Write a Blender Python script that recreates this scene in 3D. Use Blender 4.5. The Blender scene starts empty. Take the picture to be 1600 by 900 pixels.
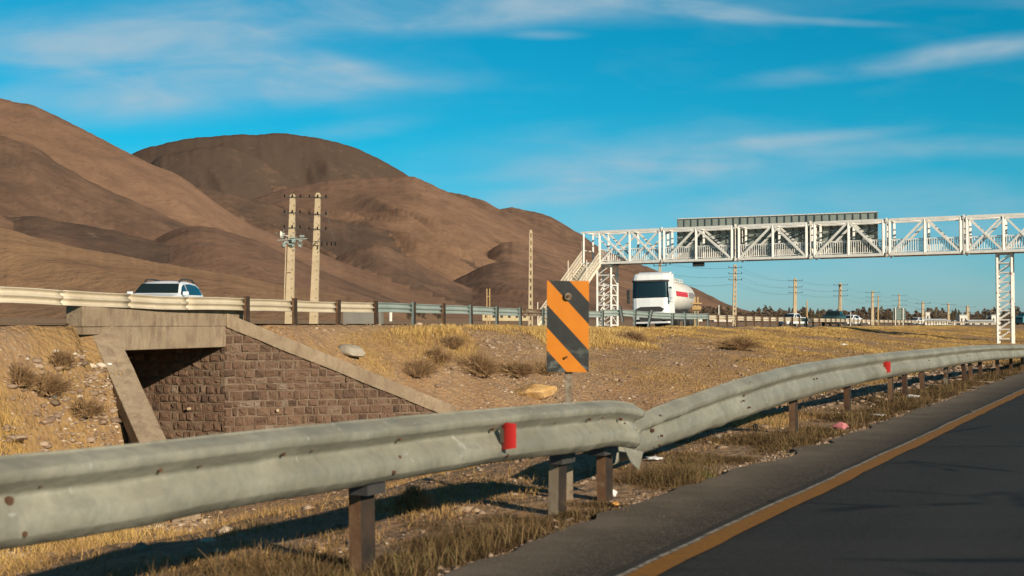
import bpy, math, random
import numpy as np
from mathutils import Vector, Matrix
random.seed(7); rng = np.random.default_rng(11)
R = math.radians
scn = bpy.context.scene
col = scn.collection
# ------------------------------------------------------------------ camera, world, sun, exposure
CZ = 1.2; F = 2000.0; HOR = 506.0
TH = math.atan((HOR-450)/F)
cd = bpy.data.cameras.new('camera'); cam = bpy.data.objects.new('camera', cd); col.objects.link(cam)
cam.location = (0, 0, CZ); cam.rotation_euler = (math.pi/2+TH, 0, 0)
cd.sensor_width = 36; cd.lens = 36*F/1600; cd.clip_end = 30000; cd.clip_start = 0.05
cd.dof.use_dof = True; cd.dof.focus_distance = 45; cd.dof.aperture_fstop = 4.5
scn.camera = cam
SUN_AZ, SUN_EL = 142.0, 21.0        # compass style: clockwise from +Y
sd = Vector((math.sin(R(SUN_AZ))*math.cos(R(SUN_EL)), math.cos(R(SUN_AZ))*math.cos(R(SUN_EL)), math.sin(R(SUN_EL))))
sl = bpy.data.lights.new('sun', 'SUN'); sl.energy = 5.0; sl.angle = R(0.6); sl.color = (1.0, .86, .68)
so = bpy.data.objects.new('sun', sl); col.objects.link(so)
so.rotation_euler = sd.to_track_quat('Z', 'Y').to_euler(); so.location = (20, -20, 30)
scn.view_settings.view_transform = 'Standard'; scn.view_settings.look = 'None'
scn.view_settings.exposure = 0.34; scn.view_settings.gamma = 1; scn.view_settings.use_curve_mapping = False

wd = bpy.data.worlds.new('World'); scn.world = wd; wd.use_nodes = True
nt = wd.node_tree; nt.nodes.clear(); N = nt.nodes; L = nt.links
def wn(t, **k):
    n = N.new(t)
    for a, b in k.items(): setattr(n, a, b)
    return n
def wmath(op, a, b=None, clamp=False):
    n = wn('ShaderNodeMath', operation=op); n.use_clamp = clamp
    for i, v in enumerate((a, b)):
        if v is None: continue
        if isinstance(v, (int, float)): n.inputs[i].default_value = v
        else: L.new(v, n.inputs[i])
    return n.outputs[0]
sky = wn('ShaderNodeTexSky', sky_type='NISHITA'); sky.sun_disc = False
sky.sun_elevation = R(SUN_EL); sky.sun_rotation = R(SUN_AZ); sky.altitude = 1300; sky.dust_density = .6; sky.air_density = 1.0; sky.ozone_density = 2.0
tc = wn('ShaderNodeTexCoord'); sep = wn('ShaderNodeSeparateXYZ'); L.new(tc.outputs['Generated'], sep.inputs[0])
ay = wmath('MAXIMUM', wmath('ABSOLUTE', sep.outputs[1]), .12)
cx = wmath('DIVIDE', sep.outputs[0], ay); cz = wmath('DIVIDE', sep.outputs[2], ay)
comb = wn('ShaderNodeCombineXYZ'); L.new(cx, comb.inputs[0]); L.new(cz, comb.inputs[1])
# streaky noise, sheared so that streaks rise slightly to the right
mp = wn('ShaderNodeMapping'); mp.inputs['Scale'].default_value = (2.6, 14, 1); mp.inputs['Rotation'].default_value = (0, 0, R(-5)); L.new(comb.outputs[0], mp.inputs[0])
nz = wn('ShaderNodeTexNoise'); nz.inputs['Scale'].default_value = 1.6; nz.inputs['Detail'].default_value = 9; nz.inputs['Roughness'].default_value = .58; nz.inputs['Distortion'].default_value = .9
L.new(mp.outputs[0], nz.inputs['Vector'])
mp2 = wn('ShaderNodeMapping'); mp2.inputs['Scale'].default_value = (9, 26, 1); mp2.inputs['Rotation'].default_value = (0, 0, R(12)); L.new(comb.outputs[0], mp2.inputs[0])
nz2 = wn('ShaderNodeTexNoise'); nz2.inputs['Scale'].default_value = 1.3; nz2.inputs['Detail'].default_value = 7; nz2.inputs['Distortion'].default_value = .5; L.new(mp2.outputs[0], nz2.inputs['Vector'])
nzm = wmath('ADD', wmath('MULTIPLY', nz.outputs[0], .52), wmath('MULTIPLY', nz2.outputs[0], .48))
CL = [(330, 40, 330, 60, 4, 1.0), (290, 95, 360, 55, -6, .95), (200, 155, 280, 42, 3, .9), (470, 92, 150, 26, -12, 1.0), (70, 75, 190, 34, 6, .85),
      (820, 6, 430, 32, 0, 1.15), (1110, 14, 140, 14, -7, 1.0), (660, 28, 170, 26, 0, .95), (855, 52, 60, 8, 0, .7), (1700, 0, 300, 12, 0, .3),
      (1420, 96, 240, 18, 7, .95), (1560, 66, 130, 16, 6, .8), (1300, 31, 100, 7, -3, .7),
      (1080, 262, 330, 30, 4, .95), (1240, 218, 180, 12, 5, .8), (900, 300, 170, 22, 7, .95), (980, 235, 300, 46, 2, .65),
      (1280, 330, 460, 52, 0, .75), (1500, 228, 190, 18, 0, .5), (560, 200, 120, 18, 8, .4), (1100, 420, 900, 80, 0, .5), (130, 130, 150, 34, 8, .75), (520, 140, 260, 22, 4, .35)]
tot = None
for (x, y, rx, ry, a, s) in CL:
    m = wn('ShaderNodeMapping', vector_type='TEXTURE')
    m.inputs['Location'].default_value = ((x-800)/F, (HOR-y)/F, 0); m.inputs['Rotation'].default_value = (0, 0, R(a)); m.inputs['Scale'].default_value = (rx/F*1.25, ry/F*1.25, 1)
    L.new(comb.outputs[0], m.inputs[0])
    v = wn('ShaderNodeVectorMath', operation='LENGTH'); L.new(m.outputs[0], v.inputs[0])
    mr = wn('ShaderNodeMapRange', interpolation_type='SMOOTHSTEP'); mr.inputs[1].default_value = 1.15; mr.inputs[2].default_value = 0; mr.inputs[3].default_value = 0; mr.inputs[4].default_value = s
    L.new(v.outputs['Value'], mr.inputs[0])
    tot = mr.outputs[0] if tot is None else wmath('ADD', tot, mr.outputs[0])
tot = wmath('MULTIPLY', tot, .95, True)
cov = wmath('MULTIPLY', tot, wmath('MULTIPLY', wmath('SUBTRACT', nzm, .30), 2.9, ), True)
gen = wmath('MULTIPLY', wmath('SUBTRACT', nzm, .5), .5, True)
cov = wmath('MULTIPLY', wmath('ADD', cov, gen), .74, True)
# elevation tint of the clear sky (deep teal above, greyer at the horizon)
el = wn('ShaderNodeValToRGB'); L.new(cz, el.inputs[0])
e = el.color_ramp.elements; e[0].position = 0; e[0].color = (.42, .60, .80, 1); e[1].position = 1.0; e[1].color = (.34, .38, .42, 1)
k = el.color_ramp.elements.new(.07); k.color = (.24, .72, .86, 1)
k = el.color_ramp.elements.new(.30); k.color = (.0, .83, .90, 1); k = el.color_ramp.elements.new(.42); k.color = (.05, .85, 1.0, 1)
k = el.color_ramp.elements.new(.14); k.color = (.05, .78, .88, 1)
mul = wn('ShaderNodeMix', data_type='RGBA', blend_type='MULTIPLY'); mul.inputs['Factor'].default_value = 1
L.new(sky.outputs[0], mul.inputs['A']); L.new(el.outputs[0], mul.inputs['B'])
mx = wn('ShaderNodeMix', data_type='RGBA'); L.new(cov, mx.inputs['Factor']); L.new(mul.outputs['Result'], mx.inputs['A']); mx.inputs['B'].default_value = (3.8, 4.9, 5.6, 1)
bg = wn('ShaderNodeBackground'); bg.inputs['Strength'].default_value = .088; L.new(mx.outputs['Result'], bg.inputs[0])
wo = wn('ShaderNodeOutputWorld'); L.new(bg.outputs[0], wo.inputs[0])

# ------------------------------------------------------------------ helpers
def at(px, py, Y):                       # the point at forward distance Y seen at photograph position (px, py)
    u = (px-800)/F; v = (450-py)/F
    y = math.cos(TH)-v*math.sin(TH); z = math.sin(TH)+v*math.cos(TH)
    return Vector((u/y*Y, Y, CZ+z/y*Y))
D = np.array([.454, .891]); NN = np.array([-.891, .454])
def W(s, p, z=0.0): return Vector((D[0]*s+NN[0]*p, D[1]*s+NN[1]*p, z))
def sp(x, y): return D[0]*x+D[1]*y, NN[0]*x+NN[1]*y

def hsh(ix, iy, seed):
    h = (ix.astype(np.int64)*374761393 + iy.astype(np.int64)*668265263 + seed*974634777) & 0xffffffff
    h = ((h ^ (h >> 13))*1274126177) & 0xffffffff
    return ((h ^ (h >> 16)) & 0xffff)/65535.0
def vnoise(x, y, seed=0):
    x = np.asarray(x, float); y = np.asarray(y, float)
    ix = np.floor(x); iy = np.floor(y); fx = x-ix; fy = y-iy
    fx = fx*fx*fx*(fx*(fx*6-15)+10); fy = fy*fy*fy*(fy*(fy*6-15)+10)
    a = hsh(ix, iy, seed); b = hsh(ix+1, iy, seed); c = hsh(ix, iy+1, seed); d = hsh(ix+1, iy+1, seed)
    return (a+(b-a)*fx)*(1-fy)+(c+(d-c)*fx)*fy
def fbm(x, y, o=5, seed=0, g=.5):
    r = 0; a = 1; t = 0
    for i in range(o):
        r = r+a*vnoise(x*2**i+17.3*i, y*2**i+9.1*i, seed+i); t += a; a *= g
    return r/t
def sstep(a, b, x):
    t = np.clip((x-a)/(b-a), 0, 1); return t*t*(3-2*t)

ORG = {}
class MB:
    def __init__(s): s.v = []; s.f = []; s.m = []; s.cur = 0; s.cols = None
    def add(s, vs, fs):
        o = len(s.v); s.v += [tuple(v) for v in vs]; s.f += [tuple(i+o for i in f) for f in fs]; s.m += [s.cur]*len(fs); return s
    def box(s, c, d, rot=None, taper=1.0):
        x, y, z = d[0]/2, d[1]/2, d[2]/2
        vs = [Vector((a*x*(taper if k > 0 else 1), b*y*(taper if k > 0 else 1), k*z)) for k in (-1, 1) for a, b in ((-1, -1), (1, -1), (1, 1), (-1, 1))]
        if rot is not None: vs = [rot @ v for v in vs]
        c = Vector(c)
        return s.add([v+c for v in vs], [(3, 2, 1, 0), (4, 5, 6, 7), (0, 1, 5, 4), (1, 2, 6, 5), (2, 3, 7, 6), (3, 0, 4, 7)])
    def bar(s, a, b, w, h=None, up=(0, 0, 1), w2=None, n=4):
        a = Vector(a); b = Vector(b); h = h or w; w2 = w2 or w; d = (b-a)
        if d.length < 1e-6: return s
        d.normalize(); up = Vector(up)
        if abs(d.dot(up)) > .98: up = Vector((1, 0, 0)) if abs(d.x) < .9 else Vector((0, 1, 0))
        x = d.cross(up).normalized(); y = x.cross(d)
        vs = []
        for P, k in ((a, 1), (b, w2/w)):
            if n == 4:
                for i, j in ((-1, -1), (1, -1), (1, 1), (-1, 1)): vs.append(P+x*(i*w/2*k)+y*(j*h/2*k))
            else:
                for q in range(n):
                    t = 2*math.pi*q/n; vs.append(P+x*(math.cos(t)*w/2*k)+y*(math.sin(t)*h/2*k))
        fs = [tuple(range(n))[::-1], tuple(range(n, 2*n))]+[(i, (i+1) % n, (i+1) % n+n, i+n) for i in range(n)]
        fs = [f[::-1] for f in fs]
        return s.add(vs, fs)
    def rings(s, rs, cap=True, closed=True):
        n = len(rs[0]); vs = [p for r in rs for p in r]; fs = []
        for i in range(len(rs)-1):
            for j in range(n if closed else n-1):
                a = i*n+j; b = i*n+(j+1) % n; fs.append((a, b, b+n, a+n))
        if cap: fs += [tuple(range(n))[::-1], tuple((len(rs)-1)*n+j for j in range(n))]
        return s.add(vs, fs)
    def build(s, name, mats, parent=None, smooth=False, loc=None):
        if not isinstance(mats, (list, tuple)): mats = [mats]
        me = bpy.data.meshes.new(name)
        v = np.array(s.v, dtype=float)
        if parent is not None: o = ORG[parent.name]
        elif loc is not None: o = Vector(loc)
        else:
            o = Vector(((v[:, 0].min()+v[:, 0].max())/2, (v[:, 1].min()+v[:, 1].max())/2, v[:, 2].min()))
        v = v-np.array(o)
        me.from_pydata(v.tolist(), [], s.f)
        for m in mats: me.materials.append(m)
        if len(mats) > 1: me.polygons.foreach_set('material_index', s.m)
        if smooth: me.polygons.foreach_set('use_smooth', [True]*len(me.polygons))
        me.update()
        ob = bpy.data.objects.new(name, me); col.objects.link(ob); ORG[ob.name] = Vector(o)
        if parent is not None: ob.parent = parent
        else: ob.location = o
        return ob
def fastmesh(name, verts, faces, mats, loc=(0, 0, 0), smooth=False, attr=None):
    verts = np.asarray(verts, dtype=np.float32)-np.array(loc, dtype=np.float32); faces = np.asarray(faces, dtype=np.int32)
    me = bpy.data.meshes.new(name); n, k = faces.shape
    me.vertices.add(len(verts)); me.vertices.foreach_set('co', verts.ravel())
    me.loops.add(n*k); me.loops.foreach_set('vertex_index', faces.ravel())
    me.polygons.add(n); me.polygons.foreach_set('loop_start', np.arange(0, n*k, k, dtype=np.int32))
    if smooth: me.polygons.foreach_set('use_smooth', np.ones(n, bool))
    me.update(calc_edges=True)
    if attr is not None:
        for nm, a in attr.items():
            t = me.attributes.new(nm, 'FLOAT', 'POINT'); t.data.foreach_set('value', np.asarray(a, np.float32))
    me.materials.append(mats)
    ob = bpy.data.objects.new(name, me); col.objects.link(ob); ob.location = loc; ORG[ob.name] = Vector(loc)
    return ob
def tag(o, label=None, cat=None, group=None, kind=None):
    if label: o['label'] = label
    if cat: o['category'] = cat
    if group: o['group'] = group
    if kind: o['kind'] = kind
    return o
def empty(name, loc, label=None, cat=None, group=None, rz=0, local=False):
    o = bpy.data.objects.new(name, None); col.objects.link(o); o.location = loc; o.rotation_euler.z = rz
    ORG[o.name] = Vector((0, 0, 0)) if local else Vector(loc)
    return tag(o, label, cat, group)
def copy_tree(o, parent=None):
    c = o.copy(); col.objects.link(c); c.parent = parent; ORG[c.name] = ORG[o.name]
    for ch in list(o.children): copy_tree(ch, c)
    return c
def add_bevel(ob, w=.01, seg=2):
    b = ob.modifiers.new('bevel', 'BEVEL'); b.width = w; b.segments = seg; b.limit_method = 'ANGLE'; return ob

# ------------------------------------------------------------------ materials
class NT:
    def __init__(s, name):
        s.m = bpy.data.materials.new(name); s.m.use_nodes = True; s.t = s.m.node_tree; s.n = s.t.nodes; s.l = s.t.links
        s.b = s.n['Principled BSDF']
    def new(s, t, **k):
        n = s.n.new(t)
        for a, b in k.items():
            if hasattr(n, a): setattr(n, a, b)
        return n
    def inp(s, n, i, v):
        if isinstance(v, bpy.types.NodeSocket): s.l.new(v, n.inputs[i])
        elif v is not None: n.inputs[i].default_value = v
    def noise(s, vec, scale, detail=5, rough=.55, dist=0.0):
        n = s.new('ShaderNodeTexNoise'); s.inp(n, 'Vector', vec); s.inp(n, 'Scale', scale); s.inp(n, 'Detail', detail); s.inp(n, 'Roughness', rough); s.inp(n, 'Distortion', dist); return n.outputs[0]
    def ramp(s, f, stops):
        n = s.new('ShaderNodeValToRGB'); s.l.new(f, n.inputs[0]); e = n.color_ramp.elements
        while len(e) < len(stops): e.new(.5)
        for q, (p, c) in zip(e, stops):
            q.position = p; q.color = (*c, 1) if len(c) == 3 else c
        return n.outputs[0]
    def rng(s, f, a, b, c=0.0, d=1.0):
        n = s.new('ShaderNodeMapRange'); s.l.new(f, n.inputs[0])
        for i, v in enumerate((a, b, c, d)): n.inputs[i+1].default_value = v
        return n.outputs[0]
    def mix(s, f, a, b, mode='MIX'):
        n = s.new('ShaderNodeMix', data_type='RGBA', blend_type=mode); s.inp(n, 'Factor', f)
        for k, v in (('A', a), ('B', b)):
            if isinstance(v, tuple): v = (*v, 1) if len(v) == 3 else v
            s.inp(n, k, v)
        return n.outputs['Result']
    def math(s, op, a, b=None, clamp=False):
        n = s.new('ShaderNodeMath', operation=op); n.use_clamp = clamp; s.inp(n, 0, a); s.inp(n, 1, b); return n.outputs[0]
    def bump(s, h, dist=.01, st=1.0):
        n = s.new('ShaderNodeBump'); s.inp(n, 'Height', h); s.inp(n, 'Distance', dist); s.inp(n, 'Strength', st); s.l.new(n.outputs[0], s.b.inputs['Normal'])
    def map(s, vec, sc):
        n = s.new('ShaderNodeMapping'); s.l.new(vec, n.inputs[0]); n.inputs['Scale'].default_value = sc; return n.outputs[0]
    def obj(s): return s.new('ShaderNodeTexCoord').outputs['Object']
    def pos(s): return s.new('ShaderNodeNewGeometry').outputs['Position']
    def fin(s, colr, rough=.8, metal=0.0, spec=.3):
        s.inp(s.b, 'Base Color', (*colr, 1) if isinstance(colr, tuple) else colr); s.inp(s.b, 'Roughness', rough); s.inp(s.b, 'Metallic', metal); s.inp(s.b, 'Specular IOR Level', spec); return s.m
def mottled(name, a, b, scale=4, rough=.8, metal=0.0, bump=0.0, bs=None, spec=.3, c=None, cs=None, cth=(.58, .68)):
    t = NT(name); o = t.obj(); f = t.noise(o, scale, 6, .6)
    cc = t.mix(t.rng(f, .35, .65), a, b)
    if c is not None: cc = t.mix(t.rng(t.noise(o, cs or scale*2.3, 7, .65), cth[0], cth[1]), cc, c)
    if bump: t.bump(t.noise(o, bs or scale*6, 6, .6), bump)
    return t.fin(cc, rough, metal, spec)
M = {}
M['galv'] = None
t = NT('weathered_galvanised_steel'); o = t.obj(); st = t.map(o, (1, 1, 1))
f1 = t.noise(st, 1.6, 6, .6); f2 = t.noise(st, 14, 6, .65)
c = t.mix(t.rng(f1, .35, .65), (.175, .165, .125), (.27, .26, .205)); c = t.mix(t.rng(f2, .45, .7, 0, .6), c, (.15, .155, .13))
c = t.mix(t.rng(t.noise(t.map(o, (4, 4, 1.2)), 5, 7, .7), .64, .72, 0, .8), c, (.15, .12, .085))
c = t.mix(t.rng(t.noise(t.map(o, (1, 1, 1)), 9, 3, .5, 1.5), .68, .72, 0, .8), c, (.32, .32, .28))
t.bump(t.math('ADD', t.noise(o, 5, 3, .5), t.math('MULTIPLY', f2, .15)), .03, .7)
M['galv'] = t.fin(c, .55, .15, .45)
def beamfar(name, a, b):
    t = NT(name); o = t.obj(); c = t.mix(t.rng(t.noise(o, 1.2, 5, .6), .35, .65), a, b)
    c = t.mix(t.rng(t.noise(o, 7, 6, .7), .62, .7, 0, .7), c, (.22, .15, .09)); return t.fin(c, .5, .1, .4)
M['beam_cream'] = beamfar('cream_dusty_steel', (.46, .39, .28), (.56, .49, .37))
M['beam_grey'] = beamfar('grey_green_steel', (.22, .27, .25), (.30, .34, .31))
M['post_black'] = mottled('black_post_face', (.018, .014, .011), (.045, .028, .018), 6, .8)
M['rust'] = mottled('rusty_steel', (.12, .06, .03), (.20, .115, .06), 5, .85, 0, .004, c=(.24, .17, .11), cth=(.60, .72))
M['rustdark'] = mottled('dark_rusty_steel', (.06, .03, .018), (.12, .06, .03), 4, .85, 0, .004)
M['rustgrey'] = mottled('rust_streaked_grey_steel', (.20, .15, .10), (.25, .21, .15), 4, .75, .1, .003, c=(.09, .04, .02), cs=6, cth=(.48, .6))
M['post_grey'] = mottled('grey_green_post_paint', (.20, .26, .24), (.28, .33, .30), 3, .6, .1)
M['white'] = mottled('weathered_white_paint', (.68, .65, .58), (.78, .76, .70), 3, .5, 0, c=(.36, .24, .15), cs=4, cth=(.62, .72))
M['whiterust'] = mottled('rust_stained_white_paint', (.66, .62, .54), (.74, .70, .64), 3, .55, 0, c=(.30, .15, .08), cs=3, cth=(.56, .66))
M['stairpaint'] = mottled('cream_stair_paint', (.62, .54, .40), (.70, .62, .50), 3, .6, c=(.36, .2, .1), cs=5, cth=(.58, .68))
M['dark'] = mottled('dark_dusty_metal', (.03, .03, .03), (.06, .055, .05), 3, .6)
M['rubber'] = mottled('tyre_rubber', (.02, .02, .02), (.035, .033, .03), 6, .85)
M['glass'] = NT('dark_car_glass').fin((.012, .022, .022), .06, 0, .6)
M['truckwhite'] = mottled('white_truck_paint', (.74, .74, .72), (.80, .80, .78), 1.5, .35, 0, spec=.5)
M['carwhite'] = mottled('white_car_paint', (.66, .69, .70), (.72, .74, .75), 1.5, .3, 0, spec=.5)
M['cargreen'] = mottled('dark_green_car_paint', (.02, .04, .035), (.03, .05, .045), 1.5, .35, 0, spec=.5)
M['carteal'] = mottled('teal_lorry_paint', (.05, .18, .22), (.07, .22, .25), 1.5, .5)
M['tank'] = mottled('dusty_white_tank_paint', (.60, .57, .50), (.70, .68, .62), 1.2, .4, 0, spec=.4)
M['redpaint'] = NT('red_paint').fin((.55, .02, .03), .45)
M['greytext'] = NT('grey_lettering').fin((.22, .22, .22), .6)
M['lamp'] = NT('headlight_lens').fin((.45, .47, .48), .15, 0, .6)
t = NT('red_reflector'); M['refl'] = t.fin((.42, .018, .014), .4, 0, .4)
M['reflside'] = NT('reflector_holder').fin((.09, .07, .05), .7)
# pole concrete
M['pole'] = mottled('pale_pole_concrete', (.40, .31, .19), (.48, .385, .25), 1.2, .85, 0, .01, c=(.28, .21, .13), cs=2.5)
M['polewood'] = mottled('ochre_pole_paint', (.38, .24, .10), (.45, .30, .14), 1.2, .8)
M['ins'] = NT('dark_insulator').fin((.012, .009, .007), .7, 0, .1)
M['arm'] = mottled('galvanised_crossarm', (.04, .038, .034), (.07, .065, .06), 3, .7)
M['equip'] = mottled('grey_green_switchgear', (.16, .22, .20), (.32, .36, .33), 5, .6)
M['wire'] = NT('cable').fin((.04, .04, .04), .6)
# culvert concrete
t = NT('stained_concrete'); o = t.obj(); c = t.mix(t.rng(t.noise(o, 1.1, 6, .6), .35, .65), (.25, .185, .12), (.35, .27, .18))
c = t.mix(t.rng(t.noise(t.map(o, (1.6, 1.6, .55)), 3, 7, .7), .46, .68, 0, .85), c, (.17, .12, .08)); c = t.mix(t.rng(t.noise(o, 9, 7, .7), .6, .7, 0, .5), c, (.46, .39, .28))
t.bump(t.math('ADD', t.noise(o, 6, 8, .65), t.noise(o, 40, 4, .6)), .035, .8); M['conc'] = t.fin(c, .9)
t = NT('stone_block'); a = t.new('ShaderNodeAttribute', attribute_name='tone'); o = t.obj()
c = t.ramp(a.outputs['Fac'], [(0, (.075, .045, .030)), (.35, (.155, .088, .054)), (.7, (.205, .125, .078)), (.93, (.235, .165, .11)), (1, (.29, .23, .17))])
c = t.mix(t.rng(t.noise(o, 9, 7, .7), .35, .7, 0, .6), c, (.17, .11, .078))
t.bump(t.math('ADD', t.noise(o, 9, 6, .65), t.noise(o, 30, 4, .6)), .06, 1); M['stone'] = t.fin(c, .92)
M['mortar'] = mottled('mortar', (.135, .092, .060), (.20, .145, .098), 4, .95, 0, .02, 30)
# sign board
t = NT('hazard_stripes'); o = t.obj(); s3 = t.new('ShaderNodeSeparateXYZ'); t.l.new(o, s3.inputs[0])
# board local x 0..0.297, z 0..0.64 ; tt measured downwards in units of the board width 294
xx = t.math('MULTIPLY', s3.outputs[0], 294/.297); zz = t.math('MULTIPLY', t.math('SUBTRACT', .64, s3.outputs[2]), 634/.64)
tt = t.math('SUBTRACT', zz, t.math('MULTIPLY', xx, 1.08))
def band(a, b): return t.math('MULTIPLY', t.math('GREATER_THAN', tt, a), t.math('LESS_THAN', tt, b))
bk = t.math('ADD', t.math('ADD', band(-170, -13), band(165, 325)), band(483, 900), True)
nzs = t.noise(o, 14, 6, .65)
blk = t.mix(t.rng(nzs, .35, .75), (.016, .016, .013), (.028, .028, .024))
low = t.math('MULTIPLY', t.rng(s3.outputs[2], .20, .05), t.rng(t.noise(t.map(o, (1, 1, 2)), 9, 5, .6), .48, .62), True)
blk = t.mix(low, blk, (.13, .14, .12))
org = t.mix(t.rng(t.noise(o, 8, 6, .6), .3, .7), (.50, .150, .001), (.56, .175, .002))
org = t.mix(t.rng(t.noise(o, 26, 6, .7), .66, .74, 0, .5), org, (.4, .14, .02))
M['hazard'] = t.fin(t.mix(bk, org, blk), .5, 0, .35)
M['orangeedge'] = NT('orange_edge').fin((.6, .2, .02), .5)
# bill board back
t = NT('sheet_back'); o = t.obj(); c = t.mix(t.rng(t.noise(o, .5, 5, .6), .35, .65), (.24, .27, .235), (.32, .35, .305)); M['board'] = t.fin(c, .6, .1)
M['boardframe'] = mottled('board_rib', (.08, .09, .08), (.13, .14, .12), 2, .7)
M['signgreen'] = mottled('green_sign_back', (.12, .16, .14), (.17, .21, .18), 1, .6)
# ground
t = NT('dry_ground'); p = t.pos(); ga = t.new('ShaderNodeAttribute', attribute_name='grass').outputs['Fac']
n1 = t.noise(p, .35, 7, .62); n2 = t.noise(p, 3.5, 7, .65); n3 = t.noise(p, 14, 5, .7)
soil = t.mix(t.rng(n1, .38, .62), (.31, .175, .080), (.36, .225, .115)); soil = t.mix(t.rng(n2, .4, .7), soil, (.21, .135, .085)); soil = t.mix(t.rng(n3, .52, .7, 0, .7), soil, (.42, .34, .25))
vo = t.new('ShaderNodeTexVoronoi'); t.inp(vo, 'Vector', p); t.inp(vo, 'Scale', 9.0)
vs_ = t.new('ShaderNodeSeparateColor'); t.l.new(vo.outputs['Color'], vs_.inputs[0])
soil = t.mix(t.rng(vo.outputs['Distance'], .30, .12, 0, .7), soil, t.ramp(vs_.outputs[0], [(0, (.20, .13, .08)), (.6, (.34, .25, .17)), (1, (.52, .43, .32))]))
gr = t.mix(t.rng(n2, .3, .7), (.42, .27, .09), (.32, .18, .06))
n = t.new('ShaderNodeSeparateXYZ'); t.l.new(p, n.inputs[0])
far = t.rng(n.outputs[1], 120, 900); fc = t.mix(t.rng(t.noise(p, .012, 8, .6), .4, .6), (.30, .18, .11), (.22, .14, .09))
c = t.mix(ga, soil, gr); c = t.mix(far, c, fc)
t.bump(t.math('ADD', t.math('ADD', n3, n2), t.math('MULTIPLY', vo.outputs['Distance'], -1.0)), .06, .8); M['ground'] = t.fin(c, .95, 0, .15)
# asphalt
t = NT('dark_asphalt'); p = t.pos(); n1 = t.noise(p, 90, 4, .7); n2 = t.noise(p, .8, 7, .6)
mr = t.new('ShaderNodeMapping'); t.l.new(p, mr.inputs[0]); mr.inputs['Rotation'].default_value = (0, 0, R(-63)+0); mr.inputs['Scale'].default_value = (.10, 1.6, 1)
n4 = t.noise(mr.outputs[0], 1.4, 6, .6)
c = t.mix(t.rng(n2, .35, .65), (.018, .0165, .014), (.028, .0255, .0215)); c = t.mix(t.rng(n4, .42, .62, 0, .6), c, (.012, .012, .012)); c = t.mix(t.rng(n1, .54, .68, 0, .7), c, (.065, .06, .05)); c = t.mix(t.rng(t.noise(p, 22, 6, .85), .47, .64, 0, .6), c, (.052, .049, .042)); ed = t.new('ShaderNodeAttribute', attribute_name='edge').outputs['Fac']; trk = t.math('MULTIPLY', t.math('SINE', t.math('MULTIPLY', ed, 50.0)), t.noise(p, .7, 5, .7)); c = t.mix(t.rng(trk, .1, .6, 0, .45), c, (.040, .038, .034)); c = t.mix(t.math('MULTIPLY', t.rng(ed, .985, 1.0, 0, .5), t.noise(p, 3, 5, .7), True), c, (.09, .075, .055)); c = t.mix(t.rng(t.noise(p, 7, 5, .7), .62, .70, 0, .7), c, (.007, .007, .007))
crk = t.new('ShaderNodeTexVoronoi', feature='DISTANCE_TO_EDGE'); wv = t.mix(.12, p, t.new('ShaderNodeTexNoise').outputs['Color'], 'ADD'); t.inp(crk, 'Vector', wv); t.inp(crk, 'Scale', .55)
c = t.mix(t.math('MULTIPLY', t.rng(crk.outputs['Distance'], .03, .008), t.rng(t.noise(p, .5, 4, .6), .5, .56), True), c, (.006, .006, .006))
t.bump(t.math('ADD', n1, t.math('MULTIPLY', n2, .3)), .012, .7); M['asphalt'] = t.fin(c, .85, 0, .25)
t = NT('dusty_shoulder_asphalt'); p = t.pos(); n1 = t.noise(p, 70, 5, .75); n2 = t.noise(p, 1.5, 7, .6); ea = t.new('ShaderNodeAttribute', attribute_name='edge').outputs['Fac']
base = t.mix(t.rng(n2, .35, .65), (.040, .032, .023), (.056, .045, .032)); dust = t.mix(t.rng(n2, .4, .6), (.11, .086, .06), (.16, .125, .09))
c = t.mix(t.rng(t.math('ADD', ea, t.math('MULTIPLY', t.noise(p, 4, 6, .7), .6)), .42, 1.15), base, dust); c = t.mix(t.rng(n1, .54, .64, 0, .8), c, (.20, .17, .13)); c = t.mix(t.rng(t.noise(p, 26, 6, .8), .54, .62, 0, .7), c, (.16, .13, .095)); c = t.mix(t.rng(t.noise(p, 45, 3, .6), .60, .7, 0, .6), c, (.03, .026, .02))
t.bump(n1, .015, .8); M['shoulder'] = t.fin(c, .92, 0, .2)
t = NT('worn_orange_line_paint'); p = t.pos(); c = t.mix(t.rng(t.noise(p, 20, 6, .7), .4, .7), (.235, .10, .007), (.16, .07, .008)); c = t.mix(t.rng(t.noise(p, 60, 4, .7), .58, .68), c, (.06, .045, .03)); M['oline'] = t.fin(c, .8)
t = NT('worn_white_line_paint'); p = t.pos(); c = t.mix(t.rng(t.noise(p, 15, 6, .7), .45, .6), (.26, .23, .18), (.09, .075, .055)); M['wline'] = t.fin(c, .8)
M['roadfar'] = mottled('grey_far_asphalt', (.10, .105, .10), (.14, .14, .13), .3, .85)
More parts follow.
